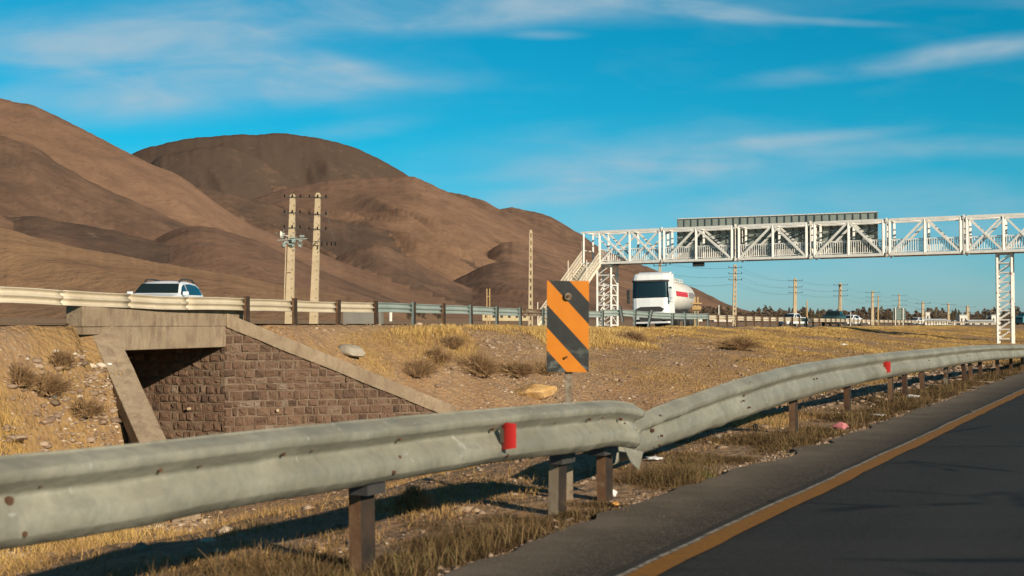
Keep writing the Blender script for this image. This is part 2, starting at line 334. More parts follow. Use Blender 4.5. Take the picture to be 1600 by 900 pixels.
# hills
t = NT('hill_soil'); p = t.pos(); ta = t.new('ShaderNodeAttribute', attribute_name='scrub_shade').outputs['Fac']  # dark tone: vegetation plus cloud shadow painted onto the rear hill
n1 = t.noise(p, .004, 9, .6); n2 = t.noise(p, .03, 8, .65); n3 = t.noise(p, .14, 6, .7)
c = t.mix(t.rng(n1, .38, .62), (.235, .140, .090), (.185, .108, .070)); c = t.mix(t.rng(n2, .42, .68, 0, .45), c, (.120, .074, .052)); 
c = t.mix(t.new('ShaderNodeAttribute', attribute_name='gold').outputs['Fac'], c, t.mix(t.rng(n2, .4, .65), (.30, .180, .098), (.22, .130, .074)))
c = t.mix(t.rng(t.math('ADD', ta, t.math('MULTIPLY', t.math('SUBTRACT', n2, .5), 1.1)), .22, .92, 0, .93), c, (.078, .055, .041)); c = t.mix(t.rng(n3, .56, .70, 0, .5), c, (.09, .06, .043)); c = t.mix(t.rng(t.noise(p, .45, 4, .7), .58, .68, 0, .5), c, (.07, .05, .036)); c = t.mix(t.rng(t.noise(p, .05, 9, .75, .8), .60, .70, 0, .45), c, (.33, .23, .16))
t.bump(t.math('ADD', n2, t.math('MULTIPLY', n3, .35)), 5.0, .6); M['hill'] = t.fin(c, 1.0, 0, .05)
M['gravel'] = None
t = NT('gravel_stone'); a = t.new('ShaderNodeAttribute', attribute_name='tone').outputs['Fac']
M['gravel'] = t.fin(t.ramp(a, [(0, (.15, .10, .065)), (.4, (.26, .18, .12)), (.8, (.38, .28, .19)), (1, (.56, .48, .37))]), .9)
t = NT('dry_grass'); a = t.new('ShaderNodeAttribute', attribute_name='tone').outputs['Fac']
c = t.ramp(a, [(0, (.22, .13, .055)), (.4, (.42, .26, .085)), (.8, (.60, .42, .15)), (1, (.68, .52, .24))]); M['grass'] = t.fin(c, .8, 0, .2)
t = NT('low_weeds'); a = t.new('ShaderNodeAttribute', attribute_name='tone').outputs['Fac']
c = t.ramp(a, [(0, (.062, .040, .018)), (.5, (.115, .072, .032)), (.8, (.21, .135, .062)), (.93, (.12, .13, .04)), (1, (.17, .19, .05))]); M['weed'] = t.fin(c, .85, 0, .15)
M['twig'] = mottled('dry_twigs', (.20, .12, .055), (.32, .20, .10), 6, .9)
M['greyrock'] = mottled('pale_grey_rock', (.25, .21, .16), (.36, .31, .24), 3, .9, 0, .04, 6)
M['ochrerock'] = mottled('ochre_rock', (.42, .24, .08), (.55, .36, .16), 3, .9, 0, .05, 6, c=(.25, .15, .08), cs=5)
M['brownrock'] = mottled('brown_rock', (.24, .17, .12), (.33, .25, .18), 3, .9, 0, .05, 6)
M['bark'] = mottled('bark', (.10, .07, .05), (.15, .11, .08), 3, .9)
M['leafdark'] = mottled('autumn_dark_foliage', (.07, .052, .036), (.125, .085, .05), .8, .9)
M['leafpop'] = mottled('poplar_autumn_foliage', (.10, .085, .045), (.16, .12, .065), .8, .9)
M['plaster'] = mottled('pale_plaster', (.58, .54, .46), (.68, .64, .56), .5, .8)
M['yplaster'] = mottled('yellow_plaster', (.45, .36, .20), (.52, .43, .26), .5, .8)
M['greybox'] = mottled('grey_sheet', (.16, .15, .13), (.2, .19, .16), .5, .8)
M['roof'] = mottled('sheet_roof', (.5, .5, .48), (.6, .6, .58), .5, .6)
M['trashwhite'] = mottled('crumpled_white_plastic', (.55, .53, .5), (.68, .66, .62), 9, .5)
M['trashpink'] = mottled('crumpled_pink_plastic', (.35, .10, .10), (.5, .2, .2), 12, .5)
M['trashorange'] = mottled('orange_wrapper', (.5, .22, .05), (.6, .3, .08), 12, .5)
M['blackbag'] = NT('black_plastic').fin((.015, .015, .015), .4)

# ------------------------------------------------------------------ road levels and ground function
_s = np.arange(-400, 7000, 2.0)
_p = np.interp(_s, [-400, -60, 0, 17, 26.3, 33.7, 49.6, 77, 96, 150, 200, 300, 500, 900, 7000], [10, 17, 18.6, 19.45, 20.7, 22.0, 24.6, 25.4, 25.8, 30.5, 33, 38.5, 48, 70, 420])
_k = np.ones(5)/5; _pp = np.convolve(np.pad(_p, 2, mode='edge'), _k, 'valid')
def PL(s): return np.interp(s, _s, _pp)
def ZL(s): return np.interp(s, [-100, 35, 60, 90, 300], [1.22, 1.2, 1.05, .93, .88])
RW = 16.0
def PLdir(s):
    a = W(s-.5, PL(s-.5)); b = W(s+.5, PL(s+.5)); return (b-a).normalized()
# culvert geometry (plan)
CR = Vector((-7.17, 32.0)); CLd = Vector((-.292, -.956)); CLc = CR+CLd*4.8; CIN = Vector((-.956, .292))
RWE = CR+Vector((.945, .327)).normalized()*5.9; LWE = CLc+Vector((.6, -.8))*4.6
poly = [CR, RWE, RWE+Vector((3, -6)), LWE+Vector((3, -3)), LWE, CLc, CLc+CIN*17, CR+CIN*17]
_pc = sum(poly, Vector((0, 0)))/len(poly)
def _grow(P, d):
    out = []; n = len(P); area = sum(P[i].x*P[(i+1) % n].y-P[(i+1) % n].x*P[i].y for i in range(n)); sg = 1 if area > 0 else -1
    for i in range(n):
        e1 = (P[i]-P[i-1]).normalized(); e2 = (P[(i+1) % n]-P[i]).normalized(); n1 = Vector((e1.y, -e1.x))*sg; n2 = Vector((e2.y, -e2.x))*sg
        m = (n1+n2).normalized(); out.append(P[i]+m*(d/max(.4, m.dot(n1))))
    return out
poly = _grow(poly, .24)
def inpoly(x, y):
    r = np.zeros(x.shape, bool); n = len(poly)
    for i in range(n):
        a = poly[i]; b = poly[(i+1) % n]
        c = ((a.y > y) != (b.y > y)) & (x < (b.x-a.x)*(y-a.y)/((b.y-a.y) if abs(b.y-a.y) > 1e-9 else 1e-9)+a.x)
        r ^= c
    return r
FLOOR = -2.45
def groundz(x, y, micro=True):
    x = np.asarray(x, float); y = np.asarray(y, float)
    s, p = sp(x, y)
    pl = PL(s); zl = ZL(s); q = pl-p
    zb = np.interp(s, [-50, 28, 36, 48, 62, 85, 110, 400], [-2.3, -2.3, -1.9, -1.0, -.5, -.3, -.25, -.2])
    wf = np.interp(s, [0, 17, 25, 31, 38, 46, 58, 75], [3.0, 2.35, 2.35, 4.6, 8, 11.5, 14, 15.5])
    q0 = np.interp(s, [0, 24, 30, 36], [.05, .05, .5, .75]); up = np.clip((q-q0)/wf, 0, 1); up = np.clip(up*1.06, 0, 1); up = up*(.86)+.14*up*up*(3-2*up)
    zup = zl-.03+(zb-zl)*up
    nb = np.interp(s, [0, 25, 50, 90], [13, 13, 11, 9])
    dn = sstep(4.4, 1, 4.4+0*p) if False else np.clip((p-4.3)/(nb-4.3), 0, 1); dn = dn*dn*(3-2*dn)
    znear = -.03+(zb+.03)*dn
    z = np.maximum(zup, np.minimum(znear, 99)) if False else np.where(q < wf+.75, np.maximum(zup, znear*0+zb), znear)
    z = np.where(q < wf+.75, np.maximum(zup, np.where(dn >= 1, zb, np.minimum(znear, zup+99))), z)
    # beyond the far carriageway
    pf = p-pl-RW
    zf = zl-.25+.012*np.clip(pf-20, 0, 700)+.6*fbm(x*.02, y*.02, 4, 5)*sstep(10, 60, pf)
    z = np.where(pf > 0, zf, z); z = np.where((q < 0) & (pf <= 0), zl-.05, z)
    z = np.where(p < 3.15, -.012, np.where(p < 4.3, np.maximum(z, -.03), z)); z = np.where(p < -12.5, -.1-.3*sstep(-13, -16, p), z)
    z = np.where(s > 2500, np.minimum(z, 6), z)
    if micro:
        med = (p > 3.4) & (q > .4)
        amp = np.where(med, sstep(3.4, 6, p), 0)
        nzv = (fbm(x*.35, y*.35, 4, 3)-.5)*.34+(fbm(x*1.7, y*1.7, 4, 8)-.5)*.16
        z = z+nzv*amp*sstep(.4, 2, q)
        # rubble mound beside the far posts
        mx_, my_ = W(67, 23.3).x, W(67, 23.3).y
        z = z+.10*np.exp(-(((x-mx_)/2.2)**2+((y-my_)/2.2)**2))
    for A_, B_, z0_, z1_, wd_ in ((CLc, LWE, 1.18, -2.4, 1.0), (CR, RWE, 1.38, -1.1, .9)):
        dx_, dy_ = B_.x-A_.x, B_.y-A_.y; l2_ = dx_*dx_+dy_*dy_; t_ = ((x-A_.x)*dx_+(y-A_.y)*dy_)/l2_; ds_ = np.hypot(x-A_.x-t_*dx_, y-A_.y-t_*dy_)
        z = np.where((t_ > -.25) & (t_ < 1.15) & (ds_ < wd_) & (q > -.2), np.minimum(z, z0_+(z1_-z0_)*t_+.25*np.clip(ds_-.5, 0, 1)), z)
    c = inpoly(x, y) & (y > 12)
    z = np.where(c & (q < 9), np.minimum(z, FLOOR+.12*fbm(x, y, 3, 2)), z)
    return z
def gz(x, y): return float(groundz(np.array([x]), np.array([y]))[0])
def grassmask(x, y):
    s, p = sp(x, y); q = PL(s)-p
    n = fbm(x*.16, y*.16, 4, 21); n2 = fbm(x*.5+9, y*.5, 3, 31)
    top = sstep(.6, 1.1, q)*(1-sstep(2.4, 4.4, q+2*(n-.5)*4+1.2*(1-sstep(31, 38, s))))
    right = sstep(36, 50, s)
    left = 1-sstep(20, 24, s)
    m = top*(.35+.65*sstep(27, 31, s))+ right*sstep(.36, .56, n)*sstep(1, 3, q)*.75 + left*sstep(.36, .56, n)*.85*sstep(.1, .6, q)*(1-sstep(5, 8, q))
    m = m*(1-sstep(.48, .62, n2)*.75)
    m = np.maximum(m, right*.34*sstep(1, 3, q)*sstep(5, 8, p)*sstep(.36, .56, fbm(x*.33+4, y*.22, 4, 37)))
    m = np.maximum(m, .20*sstep(5, 7, p)*(1-sstep(11, 15, p))*sstep(.42, .55, n2))
    m = np.maximum(m, (1-sstep(.3, .9, np.abs(np.hypot(x+7.6, y-25.3)-1.2)))*.5)
    return np.clip(m, 0, 1)
def geo(a, b, n): return np.geomspace(a, b, n)
sa = np.concatenate([-geo(1, 700, 24)[::-1]-1, np.arange(-1, 62, .2), np.arange(62, 130, .5), 130+geo(.8, 9000, 80)])
pa = np.concatenate([-12.8-geo(.3, 6000, 34)[::-1], np.array([-12.6, -12.4, -8, -3, 1, 3.0, 3.1]), np.arange(3.2, 31, .2), np.arange(31, 50, .5), 50+geo(.8, 9000, 70)])
S, Pm = np.meshgrid(sa, pa, indexing='ij'); X = D[0]*S+NN[0]*Pm; Y = D[1]*S+NN[1]*Pm
Z = groundz(X, Y)
ns, npn = S.shape; idx = np.arange(ns*npn).reshape(ns, npn)
fc_ = np.stack([idx[:-1, :-1], idx[1:, :-1], idx[1:, 1:], idx[:-1, 1:]], -1).reshape(-1, 4)[:, ::-1]
V = np.stack([X, Y, Z], -1).reshape(-1, 3)
g = fastmesh('ground', V, fc_, M['ground'], smooth=True, attr={'grass': grassmask(X, Y).ravel()}); tag(g, kind='structure')

def strip(name, ss, p0, p1, zf, mat, edge=None, npn=2):
    vs = []; fs = []; at_ = []
    for s in ss:
        a = p0(s) if callable(p0) else p0; b = p1(s) if callable(p1) else p1
        for j in range(npn):
            t = j/(npn-1); p = a+(b-a)*t; vs.append(W(s, p, zf(s))); at_.append(t)
    for i in range(len(ss)-1):
        for j in range(npn-1):
            a = i*npn+j; fs.append((a, a+npn, a+npn+1, a+1))
    o = fastmesh(name, [tuple(v) for v in vs], np.array(fs)[:, ::-1] if False else fs, mat, attr={'edge': at_} if edge else None)
    return tag(o, kind='structure')
ss = list(np.arange(-60, 120, 2.0))+list(120+geo(2, 1500, 40))
strip('road', ss, -12.4, 2.42, lambda s: 0.0, M['asphalt'], True)
def edgep(s): return 3.12+.10*(vnoise(np.array([s*1.3]), np.array([2.0]), 4)[0]-.5)*2+.06*(vnoise(np.array([s*5.3]), np.array([2.0]), 4)[0]-.5)*2
ss2 = list(np.arange(-6, 60, .25))+list(60+geo(2, 800, 40))
strip('road_shoulder', ss2, 2.40, edgep, lambda s: 0.004, M['shoulder'], True, 4)
def wob(k): return lambda s: k+.012*(vnoise(np.array([s*2.1]), np.array([k]), 9)[0]-.5)*2
strip('road_edge_line', ss2, wob(2.165), wob(2.30), lambda s: 0.008, M['oline'])
strip('road_edge_line_old', ss2, wob(2.303), wob(2.335), lambda s: 0.008, M['wline'])
strip('far_road', list(np.arange(-60, 160, 2.0))+list(160+geo(2, 2500, 60)), lambda s: PL(s)+.35, lambda s: PL(s)+RW, lambda s: ZL(s), M['roadfar'])

# ------------------------------------------------------------------ hills
LAY = [ # D, front width, rear width, scrub and painted cloud shadow weight, pts(px,py)
 (480, 300, 500, .0, [(-900, 300), (-400, 340), (-200, 348), (0, 361), (100, 390), (200, 408), (280, 421), (350, 432), (430, 448), (520, 462), (620, 480), (700, 500), (800, 540)]),
 (1250, 500, 900, .22, [(-900, 210), (-500, 150), (-300, 136), (-100, 147), (0, 164), (50, 174), (100, 199), (150, 222), (197, 248), (240, 268), (280, 285), (330, 322), (380, 358), (450, 385), (550, 425), (650, 460), (760, 492), (850, 515), (1000, 560)]),
 (1750, 560, 900, .78, [(-200, 420), (100, 330), (200, 292), (300, 299), (340, 305), (390, 318), (450, 334), (520, 350), (600, 365), (650, 386), (720, 408), (800, 440), (880, 475), (950, 505), (1050, 550)]),
 (2400, 950, 1000, .18, [(150, 480), (250, 380), (330, 340), (385, 318), (450, 299), (500, 288), (560, 283), (600, 281), (645, 280), (700, 304), (740, 324), (800, 352), (850, 382), (900, 412), (950, 432), (1020, 455), (1100, 480), (1180, 510), (1300, 560)]),
 (3050, 1000, 1000, .45, [(500, 400), (600, 330), (650, 304), (695, 301), (720, 303), (760, 318), (800, 337), (850, 358), (905, 384), (950, 396), (997, 412), (1072, 447), (1120, 470), (1168, 488), (1210, 503), (1300, 540)]),
 (3700, 900, 1000, .65, [(600, 430), (740, 342), (785, 325), (830, 329), (860, 338), (905, 365), (950, 400), (997, 425), (1100, 470), (1200, 520)]),
 (3500, 900, 1200, .95, [(-100, 480), (80, 340), (150, 275), (197, 247), (220, 233), (260, 223), (300, 217), (350, 212), (400, 212), (440, 209), (500, 216), (550, 230), (600, 253), (645, 280), (720, 330), (800, 380), (900, 450), (1000, 520)]),  # rear hill: high weight paints a cloud shadow into its colour
]
LAY += [(1050, 420, 420, .60, [(-700, 120), (-300, 200), (0, 224), (50, 240), (100, 274), (165, 308), (225, 333), (300, 368), (380, 402), (450, 427), (540, 452), (620, 472), (700, 505), (800, 560)]),
 (820, 330, 380, .70, [(-700, 300), (-300, 335), (0, 352), (50, 348), (125, 362), (200, 376), (280, 397), (360, 418), (450, 443), (560, 474), (640, 510), (760, 560)]),
 (920, 400, 300, .45, [(160, 470), (200, 418), (260, 372), (300, 362), (350, 368), (400, 386), (450, 408), (520, 438), (600, 468), (680, 505), (760, 550)]),
 (1480, 520, 420, .35, [(640, 490), (690, 458), (750, 424), (777, 416), (820, 419), (860, 432), (900, 450), (980, 482), (1050, 530)]),
 (1330, 350, 380, .40, [(480, 440), (540, 402), (596, 386), (640, 410), (681, 436), (740, 458), (820, 482), (900, 530)]),
 (3250, 800, 700, .97, [(100, 380), (200, 300), (240, 248), (300, 233), (350, 229), (385, 238), (420, 258), (460, 285), (500, 310), (560, 350), (640, 400), (760, 530)]),  # front dome of the rear hill, under the same painted cloud shadow
 (1900, 450, 500, .30, [(700, 470), (760, 400), (800, 380), (850, 398), (900, 425), (960, 450), (1030, 475), (1100, 520)])]
px = np.arange(-1000, 1320, 3.2); ya = np.concatenate([np.arange(170, 700, 9), np.arange(700, 2000, 11), np.arange(2000, 3800, 15), np.arange(3800, 5200, 60)])
PX, YY = np.meshgrid(px, ya, indexing='ij'); U = (PX-800)/F; XX = U*YY
gb = groundz(XX, YY, False)-2.5
best = gb.copy(); scr = np.zeros_like(gb); gold = np.zeros_like(gb)
for li, (Dd, Wf, Wr, scb, pts) in enumerate(LAY):
    xs = np.array([a for a, b in pts]); ys = np.array([b for a, b in pts])
    xx = PX+14*(fbm(YY*.004, PX*.004+li, 4, 40+li)-.5)*np.clip(np.abs(YY-Dd)/300, 0, 2)
    ry = np.interp(xx, xs, ys)
    # smooth the ridge
    ry = (ry+np.interp(xx-12, xs, ys)+np.interp(xx+12, xs, ys))/3
    ry = ry+(2.6*(vnoise(PX*.045, PX*0+li, 5)-.5)+1.0*(vnoise(PX*.17, PX*0+li, 6)-.5))*np.exp(-((YY-Dd)/140)**2)
    H = (HOR-ry)/F*Dd+CZ
    skew = Wf*(.85+.3*vnoise(PX*.006, PX*0+li, 77))
    tF = np.clip((Dd-YY)/skew, 0, 1.3); tR = np.clip((YY-Dd)/Wr, 0, 1.3)
    gF = np.clip(1-tF, 0, 1)**(1.4 if Dd < 2000 else 1.15); gR = 1-sstep(0, 1, tR)*1.1
    gg = np.where(YY < Dd, gF, gR)
    # spurs and gullies running down the slope, leaning to the right
    a1 = XX*.0042*(1250/Dd)**.5+(YY-Dd)*.0034*(1250/Dd)**.5
    warp = (fbm(XX*.0022, YY*.0022, 4, 50+li)-.5)*1.6
    r1 = 1-np.abs(2*vnoise(a1*1.6+warp, YY*.0006+li*3.1, 60+li)-1)
    r2 = 1-np.abs(2*vnoise(a1*4.2+warp*2.2, YY*.0016+li*5.1, 61+li)-1)
    r4 = 1-np.abs(2*vnoise(a1*9.5+warp*3.5, YY*.004+li, 64+li)-1)
    r3 = fbm(XX*.012, YY*.008, 5, 62+li)
    en = np.where(YY < Dd, np.clip(tF*2.4, 0, 1)*np.clip(gg*3, 0, 1), .3*np.clip(tR*3, 0, 1))
    hh = H*gg+np.clip(H, 0, 1e9)*en*((.24 if Dd < 2000 else .13)*(r1-.62)+(.15 if Dd < 2000 else .11)*(r2-.55)+(.075 if Dd < 2000 else .05)*(r4-.5)+.045*(r3-.5))
    zz = gb+hh-(gb-(-1.0))*0
    sel = zz > best; gold = np.where(sel, (1.0 if li == 0 else .45*(1-gg)*(li < 4)), gold); best = np.maximum(best, zz); scr = np.where(sel, scb+.9*(.5-r1)*en+.5*(fbm(XX*.0016+3, YY*.0016, 4, 90+li)-.5), scr)
nx, ny = PX.shape; idx = np.arange(nx*ny).reshape(nx, ny)
fh = np.stack([idx[:-1, :-1], idx[1:, :-1], idx[1:, 1:], idx[:-1, 1:]], -1).reshape(-1, 4)
h = fastmesh('hills', np.stack([XX, YY, best], -1).reshape(-1, 3), fh, M['hill'], smooth=True, attr={'scrub_shade': scr.ravel(), 'gold': gold.ravel()}); tag(h, kind='structure')

# ------------------------------------------------------------------ culvert / underpass
def culvert():
    root = empty('underpass', (CR.x, CR.y, FLOOR), 'stone and concrete underpass with dark rectangular opening and flared wing walls below the far road', 'underpass')
    v3 = lambda p, z: Vector((p.x, p.y, z))
    out = -CIN
    # lintel and parapet
    b = MB(); u = (CR-CLc).normalized()
    a0 = CLc-u*.05; a1 = CR+u*.05
    def slab(b, A, B, z0, z1, th, off=0.0, top_in=0.0):
        A = Vector(A); B = Vector(B); d = (B-A).normalized(); n = Vector((d.y, -d.x)) # right of travel = towards us
        P = [A+n*off, B+n*off, B+n*(off-th), A+n*(off-th)]
        za = z0 if isinstance(z0, tuple) else (z0, z0); zb = z1 if isinstance(z1, tuple) else (z1, z1)
        lo = [v3(P[0], za[0]), v3(P[1], za[1]), v3(P[2], za[1]), v3(P[3], za[0])]; hi = [v3(P[0], zb[0]), v3(P[1], zb[1]), v3(P[2], zb[1]), v3(P[3], zb[0])]
        b.add(lo+hi, [(3, 2, 1, 0), (4, 5, 6, 7), (0, 1, 5, 4), (1, 2, 6, 5), (2, 3, 7, 6), (3, 0, 4, 7)])
    b = MB(); slab(b, CLc-u*.32, CR+u*.03, .62, 1.14, .9, 0.02); lint = add_bevel(b.build('lintel', M['conc'], root), .02)
    b = MB(); slab(b, CLc-u*1.03, CLc-u*.325, .98, 1.13, .42, .018); b.build('footing', M['conc'], root)
    b = MB(); slab(b, CLc-u*1.05, CR+u*.9, 1.135, 1.58, .42, .035); add_bevel(b.build('parapet', M['conc'], root), .025)
    # deck soffit + tunnel walls
    b = MB()
    A = CLc+CIN*.45; B = CR+CIN*.45; 
    lo = [v3(A-u*.6, .66), v3(B+u*.6, .66), v3(B+u*.6+CIN*16.4, .66), v3(A-u*.6+CIN*16.4, .66)]; hi = [p+Vector((0, 0, .44)) for p in lo]
    b.add(lo+hi, [(3, 2, 1, 0), (4, 5, 6, 7), (0, 1, 5, 4), (1, 2, 6, 5), (2, 3, 7, 6), (3, 0, 4, 7)]); b.build('deck', M['conc'], root)
    # masonry walls: backing + individual stones in one mesh
    def masonry(name, A, B, ztop, out_n, seed, zc=None):
        rr = random.Random(seed); d = (B-A); Ln = d.length; d = d.normalized()
        mb = MB(); th = .45
        n = out_n
        P = [A, B, B-n*th, A-n*th]; zt = [ztop(0), ztop(Ln), ztop(Ln), ztop(0)]
        mb.cur = 1
        mb.add([v3(p, FLOOR-.3) for p in P]+[v3(p, z) for p, z in zip(P, zt)], [(3, 2, 1, 0), (4, 5, 6, 7), (0, 1, 5, 4), (1, 2, 6, 5), (2, 3, 7, 6), (3, 0, 4, 7)])
        tones = [.5]*8; mb.cur = 0
        z = FLOOR-.1
        while z < max(zt):
            hgt = rr.uniform(.165, .25); x = -rr.uniform(0, .3)
            while x < Ln:
                w = rr.choice((rr.uniform(.13, .24), rr.uniform(.2, .36))); gp = rr.uniform(.008, .028); x0 = max(x+gp, .0); x1 = min(x+w-gp, Ln)
                if x1-x0 > .07:
                    t0 = min(z+hgt-.016, ztop(x0)-.01); t1 = min(z+hgt-.016, ztop(x1)-.01); z0 = z+.014+rr.uniform(0, .02)
                    if min(t0, t1) > z0+.05:
                        pr = rr.uniform(.015, .042); ins = rr.uniform(.02, .05); j = lambda q=.026: rr.uniform(-q, q)
                        def pt(xx, zz, oo): return v3(A+d*xx+n*oo, zz)
                        f = [pt(x0+j(), z0+j(), -.03), pt(x1+j(), z0+j(), -.03), pt(x1+j(), t1+j(), -.03), pt(x0+j(), t0+j(), -.03)]
                        m = [pt(x0+j(.014), z0+j(.014), pr*.55), pt(x1+j(.014), z0+j(.014), pr*.55), pt(x1+j(.014), t1+j(.014), pr*.55), pt(x0+j(.014), t0+j(.014), pr*.55)]
                        e = [pt(x0+ins+j(), z0+ins+j(), pr+j()), pt(x1-ins+j(), z0+ins+j(), pr+j()), pt(x1-ins+j(), t1-ins+j(), pr+j()), pt(x0+ins+j(), t0-ins+j(), pr+j())]
                        c = [pt((x0+x1)/2+j(.04), (z0+(t0+t1)/2)/2+j(.03), pr+rr.uniform(.005, .03))]
                        fs = []
                        for q in range(4): k = (q+1) % 4; fs += [(q, k, 4+k, 4+q), (4+q, 4+k, 8+k, 8+q), (8+q, 8+k, 12)]
                        if n.cross(d) if False else False: pass
                        mb.add(f+m+e+c, fs); tn = min(1, max(0, rr.gauss(.45, .24))); tones += [tn]*13
                x += w
            z += hgt
        ob = mb.build(name, [M['stone'], M['mortar']], root)
        a = ob.data.attributes.new('tone', 'FLOAT', 'POINT'); a.data.foreach_set('value', tones)
        return ob
    nr = Vector(((RWE-CR).y, -(RWE-CR).x)).normalized()
    zr = lambda x: 1.22-x*(2.42/5.9)*1.0-.0
    masonry('wing_wall_face', CR, RWE, zr, nr, 3)
    ni = Vector((-.292, -.956)); B2 = CR+CIN*9
    masonry('tunnel_wall', B2, CR-CIN*.0, lambda x: .63, ni, 5)
    # left tunnel wall and left wing (we see only coping)
    b = MB(); slab(b, CLc+CIN*16, CLc-CIN*.02, FLOOR-.3, .63, .45, .45); b.build('tunnel_wall_plain', M['mortar'], root)
    b = MB(); slab(b, CLc, LWE, FLOOR-.3, (1.0, -2.35), .42, .42); b.build('wing_wall', M['mortar'], root)
    # copings
    def coping(A, B, za, zb, wid, hgt, n, name, off=.06, jit=0):
        b = MB(); P = []
        K = 14; rings = []
        for i in range(K+1):
            t = i/K; c = A+(B-A)*t; z = za+(zb-za)*t; dz = hgt*(1+jit*rr2.uniform(-.25, .25))
            p0 = c+n*off; p1 = c+n*(off-wid)
            rings.append([v3(p0, z-dz), v3(p0+n*rr2.uniform(-.01, .01), z), v3(p1, z), v3(p1, z-hgt)])
        b.rings(rings); return add_bevel(b.build(name, M['conc'], root), .02)
    rr2 = random.Random(4)
    dR = (RWE-CR).normalized(); coping(CR+dR*.02, RWE+dR*.12, 1.47, 1.47-2.42*6.0/5.9, .62, .36, nr, 'coping', .07, .12)
    dL = (LWE-CLc).normalized(); nl = Vector((dL.y, -dL.x)); nl = -nl if nl.x < 0 else nl
    coping(CLc-dL*.15, LWE+dL*.1, 1.30, -2.3, .56, .36, nl, 'coping', .04)
    # plastered corner post on the opening's left and weep pipes
    for (k, z) in ((1.3, -.98), (3.7, -1.3)):
        b = MB(); c = v3(CR+dR*k, z); b.bar(c-Vector((nr.x, nr.y, 0))*.05, c+Vector((nr.x, nr.y, 0))*.13, .075, n=10); b.build('weep_pipe', M['pole'], root)
    b = MB(); c = v3(CR+CIN*.95, -.93); b.bar(c, c+Vector((ni.x, ni.y, 0))*.14, .075, n=10); b.build('weep_pipe', M['pole'], root)
culvert()

# ------------------------------------------------------------------ W-beam guard rails
WP = [(0.0, .022), (.012, .006), (.028, .030), (.052, .072), (.078, .086), (.104, .072), (.126, .030), (.143, .008), (.155, .002), (.167, .008), (.184, .030), (.206, .072), (.232, .086), (.258, .072), (.282, .030), (.298, .006), (.310, .022)]
WN = [(0.0, -.004), (.006, .010), (.034, .048), (.044, .056), (.098, .057), (.108, .053), (.158, .016), (.168, .009), (.178, .009), (.188, .016), (.222, .080), (.232, .087), (.258, .088), (.268, .082), (.298, .024), (.305, .014), (.310, .016)]
def beam(pts, face, scale=lambda t: 1.0, tilt=lambda t: 0.0, dent=0.0, seed=0, sub=10, depth=1.0, cut0=None, WP=WP):
    """pts: world points of the beam's TOP edge; face +1: humps to the right of travel"""
    pts = [Vector(p) for p in pts]; n = len(pts); cen = []
    def cr(p0, p1, p2, p3, t): return .5*((2*p1)+(p2-p0)*t+(2*p0-5*p1+4*p2-p3)*t*t+(3*p1-p0-3*p2+p3)*t**3)
    for i in range(n-1):
        p0 = pts[max(i-1, 0)]; p3 = pts[min(i+2, n-1)]
        for k in range(sub): cen.append((cr(p0, pts[i], pts[i+1], p3, k/sub), i+k/sub))
    cen.append((pts[-1], n-1.0)); mb = MB(); rings = []
    for i, (c, t) in enumerate(cen):
        a = cen[max(i-1, 0)][0]; b = cen[min(i+1, len(cen)-1)][0]; d = (b-a); d.z = 0; d.normalize()
        nrm = Vector((d.y, -d.x, 0))*face; sc = scale(t); ti = tilt(t); up = Vector((0, 0, 1))*math.cos(ti)+nrm*math.sin(ti); nn = nrm*math.cos(ti)-Vector((0, 0, 1))*math.sin(ti)
        row = []
        for (z, o) in WP:
            dd = 0
            if dent: dd = dent*(float(vnoise(np.array([i*.35+seed]), np.array([z*9]), seed)[0])-.5)+dent*.6*(float(vnoise(np.array([i*1.1]), np.array([z*16]), seed+3)[0])-.5)
            off = Vector((0, 0, 0))
            if cut0 and i < 4: off = d*(cut0(z)*(1-i/4))
            row.append(c+up*((z-.31)*sc)+nn*(o*depth+dd-.043)+off)
        th = .004
        rings.append(row+[r-nn*th for r in row[::-1]])
    mb.rings(rings); return mb, cen
def gpost(base, top, d, mat, name, root, sec=.11, web=.055, lip=.03, rr=None):
    """U section post, flange towards the road"""
    b = MB(); base = Vector(base); top = Vector(top); d = Vector(d).normalized(); ax = (top-base).normalized(); n = ax.cross(d).normalized()
    t = .007
    prof = [(-sec/2, 0), (sec/2, 0), (sec/2, -web), (sec/2-lip, -web), (sec/2-lip, -web+t), (sec/2-t, -web+t), (sec/2-t, -t), (-sec/2+t, -t), (-sec/2+t, -web+t), (-sec/2+lip, -web+t), (-sec/2+lip, -web), (-sec/2, -web)]
    b.rings([[P+d*x+n*(-y) for x, y in prof] for P in (base, top)])
    b.m = [1 if i == 0 else 0 for i in range(len(b.m))]      # near-black on the channel face towards the road
    return b.build(name, [mat, M['post_black']], root)

nd = Vector((D[0], D[1], 0)); nnv = Vector((NN[0], NN[1], 0))
